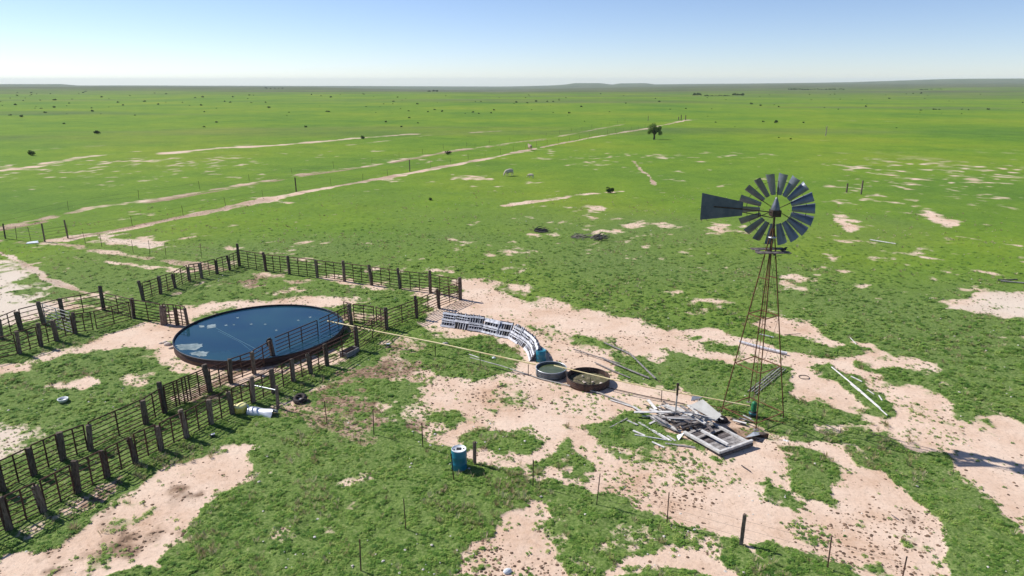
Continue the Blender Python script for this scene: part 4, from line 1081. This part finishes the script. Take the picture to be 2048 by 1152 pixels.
    # small bird like lump on the platform edge
    q = c + Vector((.42, -.24, zp + .02)); b = MB(); b.tube([q + Vector((-.12, 0, .05)), q + Vector((-.05, 0, .08)), q + Vector((.06, 0, .11)), q + Vector((.1, 0, .17)), q + Vector((.15, 0, .18))], [.012, .05, .06, .035, .008], 8)
    b.tube([q + Vector((.02, .0, 0)), q + Vector((.03, 0, .06))], .008, 4)
    b.build('bird', M_BLACK, None, loc=q, **T('small black bird perched on the right end of the windmill platform', 'bird'))
windmill()

# ------------------------------------------------------------------ collapsed deck and debris
def Z3(u, v, z): return G(u, v, z)
def deck():
    c = [Z3(1368, 866, .16), Z3(1441, 907, .20), Z3(1506, 884, .24), Z3(1424, 845, .16)]
    t = thing('timber_deck', 'collapsed square timber deck of grey boards in front of the windmill', 'deck', Vector((c[1].x, c[1].y, 0)))
    nb = 12
    for k in range(nb):
        s0, s1 = (k + .03) / nb, (k + .95) / nb
        if k in (4,): continue
        A, B = c[0].lerp(c[1], s0), c[0].lerp(c[1], s1); D, C_ = c[3].lerp(c[2], s0), c[3].lerp(c[2], s1)
        sh = rnd.uniform(-.02, .05)
        dz = Vector((0, 0, rnd.uniform(-.015, .015))); cut = rnd.uniform(0, .08)
        D = D.lerp(A, cut); C_ = C_.lerp(B, cut)
        b = MB(); top = [A + dz, B + dz, C_ + dz, D + dz]; bot = [p - Vector((0, 0, .035)) for p in top]
        b.add(bot + top, [(3, 2, 1, 0), (4, 5, 6, 7), (0, 1, 5, 4), (1, 2, 6, 5), (2, 3, 7, 6), (3, 0, 4, 7)])
        b.build('board', M_GREYWOOD if k > 8 or rnd.random() < .5 else M_DARKWOOD, t)
    up = Vector((0, 0, .045))
    for name, a, d, wd, m in (('edge_beam', c[0], c[1], .14, M_PALEWOOD), ('edge_beam', c[3].lerp(c[0], .06), c[2].lerp(c[1], .14), .10, M_PALEWOOD), ('edge_beam', c[1].lerp(c[0], .02), c[2].lerp(c[3], .02), .10, M_PALEWOOD)):
        b = MB(); b.bar(a + up, d + up, wd, .09); b.build(name, m, t)
    b = MB(); b.bar(Z3(1403, 861, .36), Z3(1456, 889, .38), .10, .08); b.build('cross_beam', M_PALEWOOD, t)
    for s in (.05, .5, .95):
        a, d = c[0].lerp(c[3], s), c[1].lerp(c[2], s); dn = Vector((0, 0, -.09)); b = MB(); b.bar(a + dn, d + dn, .08, .10); b.build('joist', M_DARKWOOD, t)
    b = MB(); a, d = c[1] + Vector((0, 0, -.10)), c[2] + Vector((0, 0, -.10)); b.bar(a, d, .05, .12); b.build('fascia', M_DARKWOOD, t)
deck()
# loose planks: (u0,v0,z0,u1,v1,z1,width,mat,label)
CR = lambda x, y: (1220 + x / 4.876, 740 + y / 4.876)
PLK = [
 (235,410,.25, 620,408,.5,.10,'P','long pale plank pointing left out of the top of the debris heap'),
 (215,350,.08, 300,400,.2,.10,'P','pale plank end at the upper left corner of the debris heap'),
 (370,290,.06, 450,385,.25,.09,'P','pale splintered plank sticking up at the back left of the debris heap'),
 (520,345,.4, 640,400,.55,.10,'P',None),(540,340,.5, 800,440,.6,.09,'P',None),
 (640,360,.55, 930,520,.45,.10,'P','pale plank slanting from the heap down onto the deck'),
 (690,350,.55, 880,470,.6,.09,'G',None),(780,340,.5, 930,530,.42,.08,'P',None),
 (400,450,.2, 690,600,.15,.10,'P','pale plank along the lower left side of the debris heap'),
 (400,470,.12, 640,590,.12,.08,'G',None),(395,515,.06, 620,560,.1,.07,'G',None),(420,440,.3, 560,520,.3,.08,'G',None),
 (500,460,.4, 840,465,.5,.08,'G',None),(560,470,.45, 1050,490,.45,.07,'P','long thin pale plank crossing below the metal sheet'),
 (700,440,.5, 1030,480,.5,.09,'P',None),(640,500,.3, 900,510,.4,.08,'G',None),(660,520,.3, 780,560,.2,.09,'D',None),
 (640,545,.35, 750,515,.3,.09,'D',None),(600,400,.5, 700,420,.55,.1,'G',None),(730,400,.6, 960,470,.55,.08,'G',None),
 (620,430,.4, 800,520,.45,.07,'D',None),(560,410,.35, 640,470,.3,.08,'D',None),(850,430,.6, 1000,470,.5,.07,'P',None),
 (940,520,.42, 1000,600,.34,.10,'D','dark board dropped across the back of the deck'),
 (285,510,.06, 560,680,.06,.09,'P','crooked pale stick in the weeds left of the deck, longest of several'),
 (170,490,.05, 270,535,.06,.07,'P','short pale stick at the far left of the debris'),
 (390,575,.05, 580,685,.06,.08,'P',None),(225,590,.05, 340,640,.05,.06,'P',None),(240,630,.05, 600,690,.05,.06,'P',None),
 (410,700,.05, 530,755,.05,.06,'P','pale stick nearest the camera in the weeds left of the deck'),(540,715,.05, 830,755,.05,.06,'G','thin grey lath on the sand below the debris heap'),
 (560,640,.05, 640,690,.06,.06,'P',None),(1200,490,.15, 1330,520,.18,.08,'P','pale board by the pump end of the debris'),
 (1260,470,.15, 1400,500,.15,.08,'G',None),(1300,440,.2, 1380,480,.15,.07,'P',None),(1190,470,.1, 1320,530,.1,.06,'D',None),
 (720,560,.4, 1000,470,.42,.07,'D',None),(480,400,.2, 600,455,.3,.1,'D',None),(900,600,.34, 960,560,.36,.06,'D',None),
 (0,560,.04, 170,470,.04,.03,'G','thin rod on the grass left of the debris heap'),
 (0,290,.04, 210,355,.05,.05,'P','pale rail lying on the ground pointing at the debris heap'),
]
mm_ = {'P': M_PALEWOOD, 'G': M_GREYWOOD, 'D': M_DARKWOOD}
for x0, y0, z0, x1, y1, z1, wd, k, lab in PLK:
    a = G(*CR(x0, y0), z0); d = G(*CR(x1, y1), z1)
    b = MB(); b.bar(a, d, wd * rnd.uniform(1.1, 1.6), .028, up=(rnd.uniform(-.3, .3), rnd.uniform(-.3, .3), 1))
    b.build('plank', mm_[k], None, loc=a, **(T(lab, 'plank') if lab else T('weathered loose plank tangled in the debris heap beside the windmill', 'plank', 'planks of the debris heap')))
for k in range(52):
    x = rnd.uniform(430, 980); y = 380 + rnd.uniform(0, 150) * (1 - abs(x - 740) / 700); L_ = rnd.uniform(120, 300); an = rnd.gauss(.38, .35)
    a = G(*CR(x - L_ / 2 * math.cos(an), y - L_ / 2 * math.sin(an)), rnd.uniform(.06, .24)); d = G(*CR(x + L_ / 2 * math.cos(an), y + L_ / 2 * math.sin(an)), rnd.uniform(.08, .34))
    b = MB(); b.bar(a, d, rnd.uniform(.06, .13), .025, up=(rnd.uniform(-.4, .4), rnd.uniform(-.4, .4), 1))
    b.build('plank', mm_[rnd.choice('PPPGD')], None, loc=a, **T('weathered loose plank tangled in the debris heap beside the windmill', 'plank', 'planks of the debris heap'))
# light metal sheet resting on the heap
def slab(name, pts, th, m, **tags):
    b = MB(); lo = [p - Vector((0, 0, th)) for p in pts]; n = len(pts)
    b.add(lo + pts, [tuple(range(n))[::-1], tuple(range(n, 2 * n))] + [(i, (i + 1) % n, n + (i + 1) % n, n + i) for i in range(n)])
    return b.build(name, m, None, loc=pts[0], **tags)
M_SHEETG = mat('pale_flat_sheet', (.40, .39, .36), (.50, .49, .46), rough=.8, scale=2)
slab('flat_sheet', [G(*CR(775, 345), .62), G(*CR(1030, 490), .5), G(*CR(1088, 440), .72), G(*CR(905, 285), .95)], .02, M_SHEETG, **T('large pale grey flat sheet tilted on top of the debris heap', 'sheet'))
slab('bent_sheet', [G(*CR(790, 300), .65), G(*CR(860, 290), .62), G(*CR(905, 262), .8), G(*CR(800, 255), .8)], .015, M_GALV, **T('small bent metal sheet behind the large pale sheet on the heap', 'sheet'))
slab('white_flap', [G(*CR(645, 640), .05), G(*CR(670, 685), .05), G(*CR(725, 610), .25)], .012, M_WHITE, **T('small white triangular flap at the near corner of the deck', 'scrap'))
slab('crumpled_sheet', [G(*CR(1310, 660), .06), G(*CR(1420, 640), .3), G(*CR(1520, 610), .12), G(*CR(1400, 600), .2)], .015, M_GALV, **T('crumpled grey sheet on the ground by the near windmill leg', 'sheet'))
slab('crumpled_sheet', [G(*CR(1385, 650), .04), G(*CR(1540, 670), .04), G(*CR(1550, 620), .3), G(*CR(1480, 600), .28)], .015, M_DARKIRON, **T('dark buckled sheet just right of the crumpled grey one by the windmill leg', 'sheet'))
blob('dark_sack', G(*CR(1090, 500)), .26, M_RUBBER, seed=41, flat=.8, **T('dark crumpled bundle at the right end of the pale sheet', 'bundle'))
for i, (x, y) in enumerate(((1700,690),(1610,660),(1730,700),(1590,620))):
    blob('pale_flake', G(*CR(x, y)), .09, M_LID, seed=50 + i, flat=.4, n=1, **T('pale flake of litter in the weeds right of the near windmill leg', 'scrap', 'pale litter by the windmill leg'))
# standpipe through the heap
t = thing('standpipe', 'tall grey standpipe with a dark valve top rising out of the debris heap', 'pipe', G(1349, 846))
p = G(1349, 846); b = MB(); b.tube([p, p + Vector((0.02, 0, 1.45))], .035, 8); b.build('pipe', M_GREYPIPE, t)
b = MB(); b.tube([p + Vector((.02, 0, 1.3)), p + Vector((.02, 0, 1.75))], .045, 8); b.tube([p + Vector((.02, 0, 1.75)), p + Vector((.02, 0, 1.85))], .065, 8); b.build('valve', M_DARKIRON, t)
pipe('wire_whisk', 'thin dark forked rod sticking up behind the pale sheet', 'rod', [G(1407, 795, .5), G(1416, 776, .8)], .012, M_DARKIRON)
# low rusty rails on the ground under the tower towards the pipe
pipe('ground_pipe', 'thin rusty pipe lying on the ground between tower legs and heap', 'pipe', [G(1395, 805, .1), G(1480, 825, .12), G(1572, 847, .1)], .018, M_RUST)

# ------------------------------------------------------------------ cattle
def cow(label, p, rz, sc_, m, grazing=True, calf=False):
    me = bpy.data.meshes.new('body')
    if grazing: head = [(1.15, 0, .95), (1.42, 0, .52), (1.58, 0, .22)]
    else: head = [(1.15, 0, 1.30), (1.42, 0, 1.45), (1.72, 0, 1.30)]
    V = [(0, 0, 1.0), (-.55, 0, 1.05), (-.80, 0, 1.08), (.5, 0, 1.0), (.85, 0, 1.08)] + head
    Rr = [.38, .36, .24, .38, .30, .19, .13, .08]
    E_ = [(0, 1), (1, 2), (0, 3), (3, 4), (4, 5), (5, 6), (6, 7)]
    for sx, rootv in ((-.68, 1), (.62, 3)):
        for sy in (-1, 1):
            i = len(V); hind = sx < 0
            V += [(sx, sy * .2, .75), (sx + (-.1 if hind else .02), sy * .21, .42), (sx + (.02 if hind else 0), sy * .21, .04)]
            Rr += [.14, .07, .055]; E_ += [(rootv, i), (i, i + 1), (i + 1, i + 2)]
    i = len(V); V += [(-.98, 0, 1.05), (-1.03, 0, .55)]; Rr += [.03, .03]; E_ += [(2, i), (i, i + 1)]
    i = len(V); hx = head[1]
    for sy in (-1, 1):
        j = len(V); V.append((hx[0] - .06, sy * .2, hx[2] + .1)); Rr.append(.04); E_.append((6, j))
    me.from_pydata(V, E_, []); me.materials.append(m)
    t = thing('cow' if not calf else 'calf', label, 'cow' if not calf else 'calf', p)
    t.rotation_euler = (0, 0, rz)
    o = bpy.data.objects.new('body', me); COL.objects.link(o); o.parent = t; o.scale = (sc_,) * 3
    o.modifiers.new('skin', 'SKIN'); sk = me.skin_vertices.new() if False else None
    bpy.context.view_layer.update()
    if not me.skin_vertices: me.attributes  # layer is made by the modifier
    for k, sv in enumerate(me.skin_vertices[0].data): sv.radius = (Rr[k], Rr[k] * (1.12 if k < 5 else 1)); sv.use_root = (k == 0)
    s = o.modifiers.new('sub', 'SUBSURF'); s.levels = 1; s.render_levels = 1
    return t
def dist_scale(u, v): return 1.0
try:
    cow('pale cow grazing on the plain beside a smaller calf', G(1019, 352), PI + .75, .78, M_COWPALE)
    cow('small calf just right of the pale grazing cow', G(1062, 356), PI - .5, .46, M_COWPALE, True, True)
    cow('brown cow walking on the far dirt track', G(1060, 300), 1.9, .80, M_COWDARK, False)
except Exception as ex:
    print('COW', ex)

# ------------------------------------------------------------------ shrubs and trees
def crown_mesh(name, seed, nleaf, m, lobes=5, size=.07, hollow=.35, flat=.8):
    rr = random.Random(seed); b = MB()
    L = [(Vector((rr.uniform(-.55, .55), rr.uniform(-.55, .55), rr.uniform(.35, .95) * flat)), rr.uniform(.30, .5)) for _ in range(lobes)]
    for _ in range(nleaf):
        c_, rad = rr.choice(L)
        d = Vector((rr.gauss(0, 1), rr.gauss(0, 1), rr.gauss(0, 1))).normalized() * rad * (rr.uniform(hollow, 1) ** .5)
        p = c_ + d; p.z = max(.03, p.z)
        n_ = (d.normalized() + Vector((rr.gauss(0, .5), rr.gauss(0, .5), rr.gauss(0, .5)))).normalized()
        a = n_.orthogonal().normalized(); c2 = n_.cross(a); s = size * rr.uniform(.6, 1.4)
        b.add([p - a * s, p + c2 * s * .6, p + a * s, p - c2 * s * .6], [(0, 1, 2, 3)])
    return b.mesh(name, m)
CROWNS = [crown_mesh('crown', 200 + k, 420, M_SHRUB, 6, .10) for k in range(4)]
def shrub(u, v, wpx, label, group=None, hk=1.0, cat='shrub'):
    p = G(u, v); d = p.y * CP + H * SP; wd = wpx / FPX * d
    s = wd / 1.7
    t = thing('shrub', label, cat, p, group) if wpx > 9 else None
    q = Euler((0, 0, rnd.uniform(0, 6.28))).to_quaternion()
    if t:
        link('crown', rnd.choice(CROWNS), t, p, q, (s, s, s * hk))
        b = MB()
        for k in range(3):
            a = k * 2.1; b.tube([p + Vector((0, 0, -.05)), p + Vector((math.cos(a) * s * .2, math.sin(a) * s * .2, s * .5 * hk))], [.04 * s, .015 * s], 5)
        b.build('stem', M_BARK, t)
    else:
        link('shrub', rnd.choice(CROWNS), None, p - Vector((0, 0, .1)), q, (s, s, s * hk), **T(label, cat, group))
BIG = [(65,311,17,'largest dark round bush on the left part of the plain'),(194,268,13,'dark round bush between the largest left bush and the horizon'),(726,278,11,'dark bush at the right end of the faint far track'),
 (897,309,13,'sparse upright bush beside the upper dirt track'),(861,401,9.5,'tiny bush alone on the green below the cattle'),(1220,386,20,'straggly dark bush on a bare patch behind the windmill tail'),
 (1552,246,10,'dark bush in the far right field, alone'),(43,234,8,'small dark bush near the left edge')]
for u, v, wp, lab in BIG: shrub(u, v, wp, lab)
def cv(lst, x0, y0, k): return [(x0 + x / k, y0 + y / k) for x, y in lst]
FAR = cv([(540,297),(320,232),(295,195),(183,190),(103,190),(205,278),(240,280),(265,305),(258,300),(318,275),(375,370),(390,265),(535,278),(58,320),(60,220),(135,235),(235,232),(405,250),(462,192),(488,188),(500,182),(595,215),(845,240),(925,257),(1068,245),(1140,218),(1185,215),(1195,300),(1268,362),(1195,388),(1110,262),(1178,262),(1315,240),(1345,245),(1450,222),(1460,203),(1470,245),(1555,245),(1690,303),(1680,320),(1790,390),(1910,298),(1925,300),(1575,277),(1823,200),(1937,215),(1365,213),(790,320),(1555,160),(1650,163),(690,245),(970,195),(905,190),(760,205),(5,240),(90,260),(100,205),(185,200),(720,262)], 0, 120, 2.926) \
    + cv([(297,303),(355,360),(447,388),(545,365),(493,335),(490,295),(643,288),(685,298),(820,310),(865,303),(900,310),(972,307),(990,290),(880,240),(912,240),(1175,217),(1185,248),(1300,240),(1335,240),(1335,303),(1370,232),(1410,218),(1430,308),(1500,270),(1518,355),(1665,300),(1760,250),(1955,240),(2020,285),(20,300),(540,255),(400,240),(425,215),(1120,245),(1235,240),(30,215),(600,300),(240,270)], 650, 120, 2.926) \
    + cv([(605,247),(705,253),(955,258),(1030,267),(1183,252),(1483,272),(1552,268),(1566,268),(1585,268),(1707,267),(1745,270),(1853,268),(1352,368),(705,422),(770,430),(465,362),(360,338),(1485,180),(840,340),(620,335),(1310,208),(2040,230),(197,263),(555,238),(50,225),(1600,160),(1560,165),(1440,180),(30,208)], 1300, 120, 2.738)
rb = random.Random(21)
for u, v in FAR:
    wp = rb.uniform(3.0, 6.5) * (1.0 if v > 200 else .8)
    if (u, v) in cv([(540,297),(320,232),(1268,362),(1790,390)], 0, 120, 2.926): wp = 7
    shrub(u, v + 1.5, wp, 'small dark bush scattered on the distant green plain', 'bushes scattered on the distant plain', hk=rb.uniform(.7, 1.1))
for k in range(70):   # still fainter ones toward the horizon
    u = rb.uniform(0, 1250) if rb.random() < .65 else rb.uniform(1250, 2048); v = 188 + 45 * rb.random() ** 1.6
    shrub(u, v, rb.uniform(2.0, 3.6), 'tiny dark bush near the horizon of the plain', 'tiny bushes near the horizon', hk=.8)
# far clumps at the foot of the hills
def clump(label, u0, u1, v, hpx, n, grp=None):
    for k in range(n):
        u = u0 + (u1 - u0) * (k + .5) / n + rb.uniform(-1, 1)
        shrub(u, v + rb.uniform(-.6, .6), hpx * rb.uniform(.8, 1.8), label, grp, hk=.9)
clump('dark tree in the farmstead clump below the right hills, denser left half', 1385, 1404, 190.5, 5.5, 5, 'trees of the left farmstead clump')
clump('dark tree in the thin row right of the farmstead clump', 1408, 1460, 192, 3, 14, 'thin tree row below the hills')
clump('dark tree in the small clump at the right end of the far tree row', 1464, 1488, 190.5, 4.5, 7, 'trees at the right end of the row')
clump('dark bush on the long brush line under the far ridge', 1575, 1690, 179.5, 3, 26, 'brush line under the far ridge')
clump('dark tree in the dark clump at the centre of the horizon', 855, 875, 183, 4, 5, 'central horizon clump')
clump('dark bush on the ridge at the right under the highest hill', 1835, 1885, 180.5, 3, 12, 'brush under the highest hill')
clump('dark tree on the horizon left of centre', 530, 570, 177, 3, 5, 'trees on the left horizon')
# lone tree
def tree():
    p = G(1308, 279); d = p.y * CP + H * SP; k = d / FPX
    t = thing('tree', 'lone tree with a split round crown beside the track, shadow to its right', 'tree', p)
    b = MB(); hgt = 33 * k
    fork = p + Vector((0, 0, hgt * .28)); b.tube([p + Vector((0, 0, -.1)), p + Vector((.05, 0, hgt * .14)), fork], [.28, .22, .2], 8)
    for dx, dy, f in ((-.28, .1, .75), (-.05, -.1, .85), (.3, .1, .62), (.12, .2, .7), (-.18, -.2, .6)):
        b.tube([fork, p + Vector((dx * .5 * hgt, dy * .5 * hgt, hgt * (.28 + f) / 2)), p + Vector((dx * hgt, dy * hgt, hgt * f))], [.16, .1, .05], 6)
    b.build('trunk', M_BARK, t)
    rr = random.Random(5); c = MB()
    L = [(-8, 23, 7.5), (-2, 26, 6.5), (-5, 17, 6.0), (3, 20, 6), (1, 14, 4.5), (9, 18, 5.5), (11, 13, 4.5), (10, 23, 3.8), (-10, 14, 4)]
    L = [(Vector((x * k, rr.uniform(-4, 4) * k, z * k)), r * k) for x, z, r in L]
    for _ in range(2600):
        cc, rad = rr.choice(L); dd = Vector((rr.gauss(0, 1), rr.gauss(0, 1), rr.gauss(0, 1))).normalized() * rad * rr.uniform(.35, 1.05) ** .6
        q = p + cc + dd; n_ = (dd.normalized() + Vector((rr.gauss(0, .5), rr.gauss(0, .5), rr.gauss(0, .5)))).normalized()
        a = n_.orthogonal().normalized(); c2 = n_.cross(a); s = .12 * rr.uniform(.6, 1.4)
        c.add([q - a * s, q + c2 * s * .6, q + a * s, q - c2 * s * .6], [(0, 1, 2, 3)])
    c.build('crown', M_TREE, t)
tree()
# dry snag
p = G(1651, 272); k = (p.y * CP + H * SP) / FPX; t = thing('dead_tree', 'thin leafless grey snag in the far right field', 'dead tree', p)
b = MB(); b.tube([p, p + Vector((.1, 0, 11 * k)), p + Vector((0, 0, 21 * k))], [.14, .10, .03], 6); b.build('trunk', M_DRYWOOD, t)
for s in (-1, 1, -.6, .8):
    b = MB(); b.tube([p + Vector((.05, 0, (9 + 3 * abs(s)) * k)), p + Vector((s * 3 * k, .2, (15 + 4 * abs(s)) * k))], [.05, .02], 5); b.build('limb', M_DRYWOOD, t)
# fallen dead wood heaps behind the corral
def brushpile(label, u0, u1, v, n, seed, m, hh=.5):
    rr = random.Random(seed); p = G((u0 + u1) / 2, v); t = thing('brush_pile', label, 'brush pile', p)
    for _ in range(n):
        a = G(rr.uniform(u0, u1), v + rr.uniform(-3, 3)); an = rr.uniform(-.5, .5); L_ = rr.uniform(.6, 1.8)
        a.z = rr.uniform(.02, hh * .5); L_ *= .7; q = a + Vector((math.cos(an) * L_, math.sin(an) * L_, rr.uniform(-.05, hh)))
        b = MB(); b.tube([a, (a + q) / 2 + Vector((0, rr.uniform(-.1, .1), rr.uniform(0, .12))), q], [.05, .04, .02], 5); b.build('branch', m, t)
brushpile('flat dark pile of dead wood on the green plain, smaller left one', 1064, 1082, 463, 20, 3, M_DARKWOOD, .25)
brushpile('grey pile of fallen dead wood with dark right end on a bare patch', 1140, 1190, 477, 30, 4, M_DRYWOOD, .3)
brushpile('dark twigs beside the grey dead wood pile', 1186, 1200, 480, 14, 6, M_DARKWOOD, .6)

# ------------------------------------------------------------------ low growth: tufts and leaf rosettes instanced by geometry nodes
def tuft_mesh(name, seed, nl, rad, hgt, lw, m, blade=False):
    rr = random.Random(seed); b = MB()
    for _ in range(nl):
        a = rr.uniform(0, 2 * PI); r0 = rad * rr.random() ** .6; c = Vector((math.cos(a) * r0, math.sin(a) * r0, 0))
        top = hgt * (1 - .6 * (r0 / rad) ** 2) * rr.uniform(.6, 1.1)
        c.z = top * rr.uniform(.35, 1)
        dr = rr.uniform(0, 2 * PI); l = Vector((math.cos(dr), math.sin(dr), rr.uniform(-.15, .3))).normalized() * lw * rr.uniform(.8, 1.5)
        s = Vector((-math.sin(dr), math.cos(dr), rr.uniform(-.2, .2))).normalized() * lw * .5
        if blade:
            c.z = 0; l = Vector((math.cos(a) * .5, math.sin(a) * .5, 1)) * hgt * rr.uniform(.7, 1.2); s = Vector((-math.sin(a), math.cos(a), 0)) * lw * .3
        b.add([c - s * .6, c + l * .5 - s, c + l, c + l * .5 + s, c + s * .6], [(0, 1, 2, 3, 4)])
    return b.mesh(name, m)
def scatter(name, label, pts, scl, protos, seed=1):
    me = bpy.data.meshes.new(name); me.vertices.add(len(pts)); me.vertices.foreach_set('co', np.asarray(pts, np.float32).ravel())
    a = me.attributes.new('sz', 'FLOAT', 'POINT'); a.data.foreach_set('value', np.asarray(scl, np.float32)); me.update()
    o = bpy.data.objects.new(name, me); COL.objects.link(o); o['kind'] = 'stuff'; o['label'] = label
    col = bpy.data.collections.new(name + '_pieces')
    for k, pm in enumerate(protos):
        po = bpy.data.objects.new(name + '_piece', pm); col.objects.link(po)
    ng = bpy.data.node_groups.new(name, 'GeometryNodeTree')
    ng.interface.new_socket('Geometry', in_out='INPUT', socket_type='NodeSocketGeometry'); ng.interface.new_socket('Geometry', in_out='OUTPUT', socket_type='NodeSocketGeometry')
    N = ng.nodes; L = ng.links; gi = N.new('NodeGroupInput'); go = N.new('NodeGroupOutput')
    ci = N.new('GeometryNodeCollectionInfo'); ci.inputs['Collection'].default_value = col; ci.inputs['Separate Children'].default_value = True; ci.inputs['Reset Children'].default_value = True
    ip = N.new('GeometryNodeInstanceOnPoints'); ip.inputs['Pick Instance'].default_value = True
    ri = N.new('FunctionNodeRandomValue'); ri.data_type = 'INT'; ri.inputs[4].default_value = 0; ri.inputs[5].default_value = len(protos) - 1; ri.inputs['Seed'].default_value = seed
    rv = N.new('FunctionNodeRandomValue'); rv.data_type = 'FLOAT_VECTOR'; rv.inputs[0].default_value = (-.15, -.15, 0); rv.inputs[1].default_value = (.15, .15, 6.283); rv.inputs['Seed'].default_value = seed + 5
    na = N.new('GeometryNodeInputNamedAttribute'); na.data_type = 'FLOAT'; na.inputs['Name'].default_value = 'sz'
    L.new(gi.outputs[0], ip.inputs['Points']); L.new(ci.outputs[0], ip.inputs['Instance']); L.new(ri.outputs[2], ip.inputs['Instance Index'])
    L.new(rv.outputs[0], ip.inputs['Rotation']); L.new(na.outputs[0], ip.inputs['Scale']); L.new(ip.outputs[0], go.inputs[0])
    md = o.modifiers.new('scatter', 'NODES'); md.node_group = ng
    return o
def ground_z(x, y, veg):
    r = np.hypot(x, y); near = 1 - sstep(60, 160, r)
    return near * (veg * .035 + (fbm(x, y, .5, 3, 71, .6) - .5) * .07 * (0.25 + veg) + (fbm(x, y, 5, 2, 77) - .5) * .06)
RS = np.random.RandomState(11)
def sample(rmin, rmax, n, half=43):
    # even over log distance, so the same count per picture row
    r = rmin * (rmax / rmin) ** RS.rand(n); a = np.radians(RS.uniform(-half, half, n))
    return r * np.sin(a), r * np.cos(a), r
def keep_out(x, y):
    k = np.hypot(x + 14.27, y - 36.5) > 4.6
    k &= np.hypot(x - cg.x, y - cg.y) > Rg + .05; k &= np.hypot(x - cb.x, y - cb.y) > Rb + .05
    u, v = proj_np(x, y); k &= sdpoly(u, v, [(1366, 872), (1441, 918), (1508, 893), (1424, 850)]) > 0
    k &= sdpoly(u, v, [(1340, 835), (1380, 870), (1425, 855), (1445, 830), (1390, 805)]) > 0
    return k
protos = [tuft_mesh('tuft', 300 + k, 30, .115, .105, .046, M_WEED) for k in range(4)] + [tuft_mesh('tuft', 320, 26, .09, .13, .035, M_WEED)]
x, y, r = sample(15, 110, 330000)
veg, mud, pale, val = field(x, y, None)
k = (veg > RS.rand(len(x)) * .9 + .12) & keep_out(x, y) & (RS.rand(len(x)) < .64 * (1 - sstep(22, 80, r)) + .02 * (r < 95))
# clumpiness
cl = fbm(x, y, .45, 3, 91, .8)
k &= (cl > .34 + .25 * RS.rand(len(x)) * (r < 60))
x, y, r, veg, cl = x[k], y[k], r[k], veg[k], cl[k]
sz = (.45 + .9 * (cl - .3)) * (.7 + .6 * RS.rand(len(x))) * np.clip(r / 34, .75, 1.25)
scatter('weeds', 'low green weeds and short grass covering the near ground', np.stack([x, y, ground_z(x, y, veg) - .012], 1), sz, protos)
print('tufts', len(x))
# dung, clods and dead stalk bits on the bare ground
M_CLOD = mat('dry_dung_and_clods', (.07, .045, .03), (.26, .17, .11), rough=1, scale=3, rnd_obj=.4)
def clod_mesh(seed):
    rr = random.Random(seed); b = MB(); n = 7; vs = [(0, 0, .32)]
    for k in range(n):
        a = 2 * PI * k / n; vs.append((.55 * math.cos(a) * rr.uniform(.7, 1.2), .55 * math.sin(a) * rr.uniform(.6, 1.1), rr.uniform(.15, .26)))
    for k in range(n):
        a = 2 * PI * k / n; vs.append((math.cos(a) * rr.uniform(.7, 1.1), math.sin(a) * rr.uniform(.6, 1.1), -.1))
    b.add(vs, [(0, 1 + k, 1 + (k + 1) % n) for k in range(n)] + [(1 + k, 1 + n + k, 1 + n + (k + 1) % n, 1 + (k + 1) % n) for k in range(n)]); return b.mesh('clod', M_CLOD)
x, y, r = sample(15, 90, 90000)
veg, mud, pale, val = field(x, y, None)
cl = fbm(x, y, 2.5, 3, 95)
k = (veg < .35) & keep_out(x, y) & (RS.rand(len(x)) < .03 + .6 * sstep(.50, .75, cl) + .9 * mud + .25 * (val > .2))
x, y, r, veg, mud = x[k], y[k], r[k], veg[k], mud[k]
sz = .025 + .065 * RS.rand(len(x)) ** 3
scatter('ground_litter', 'small dry clods, dung and twigs strewn on the bare soil', np.stack([x, y, ground_z(x, y, veg)], 1), sz, [clod_mesh(400 + k) for k in range(3)], 3)
print('clods', len(x))
# sparse single weeds on the bare soil
x, y, r = sample(15, 90, 75000)
veg, mud, pale, val = field(x, y, None)
cl = fbm(x, y, 3.5, 3, 97)
k = (veg < .5) & keep_out(x, y) & (RS.rand(len(x)) < .01 + .5 * sstep(.55, .8, cl) + .9 * sstep(.14, .42, val) + .8 * sstep(.03, .3, veg))
x, y, r, veg = x[k], y[k], r[k], veg[k]
scatter('sparse_weeds', 'scattered single weeds on the bare soil', np.stack([x, y, ground_z(x, y, veg)], 1), .22 + .55 * RS.rand(len(x)) ** 1.5, protos, 9)
M_STRAW = leafmat('dry_straw', (.28, .22, .11), (.42, .35, .19), (.56, .50, .32), .5)
x, y, r = sample(15, 90, 38000)
veg, mud, pale, val = field(x, y, None); cl = fbm(x, y, 3.0, 4, 121, .7)
k = keep_out(x, y) & (RS.rand(len(x)) < .03 + .6 * sstep(.55, .8, cl)) & (veg > .1); x, y, veg = x[k], y[k], veg[k]
scatter('dry_stalks', 'dry straw coloured stalks standing among the green weeds', np.stack([x, y, ground_z(x, y, veg)], 1), .4 + .7 * RS.rand(len(x)), [tuft_mesh('stalks', 330 + k, 16, .10, .17, .03, M_STRAW, True) for k in range(2)], 15)
# pale pebbles in the growth
M_PEB = mat('pale_pebble', (.5, .45, .38), (.7, .66, .6), rough=.9, scale=3)
pm = clod_mesh(440).copy(); pm.materials.clear(); pm.materials.append(M_PEB)
x, y, r = sample(15, 90, 9000); veg, mud, pale, val = field(x, y, None); cl = fbm(x, y, 4, 2, 99)
k = keep_out(x, y) & (RS.rand(len(x)) < .02 + .35 * sstep(.6, .8, cl)); x, y, veg = x[k], y[k], veg[k]
scatter('pebbles', 'small pale pebbles scattered over the ground', np.stack([x, y, ground_z(x, y, veg) + .03 * veg], 1), .02 + .05 * RS.rand(len(x)) ** 2, [pm], 12)
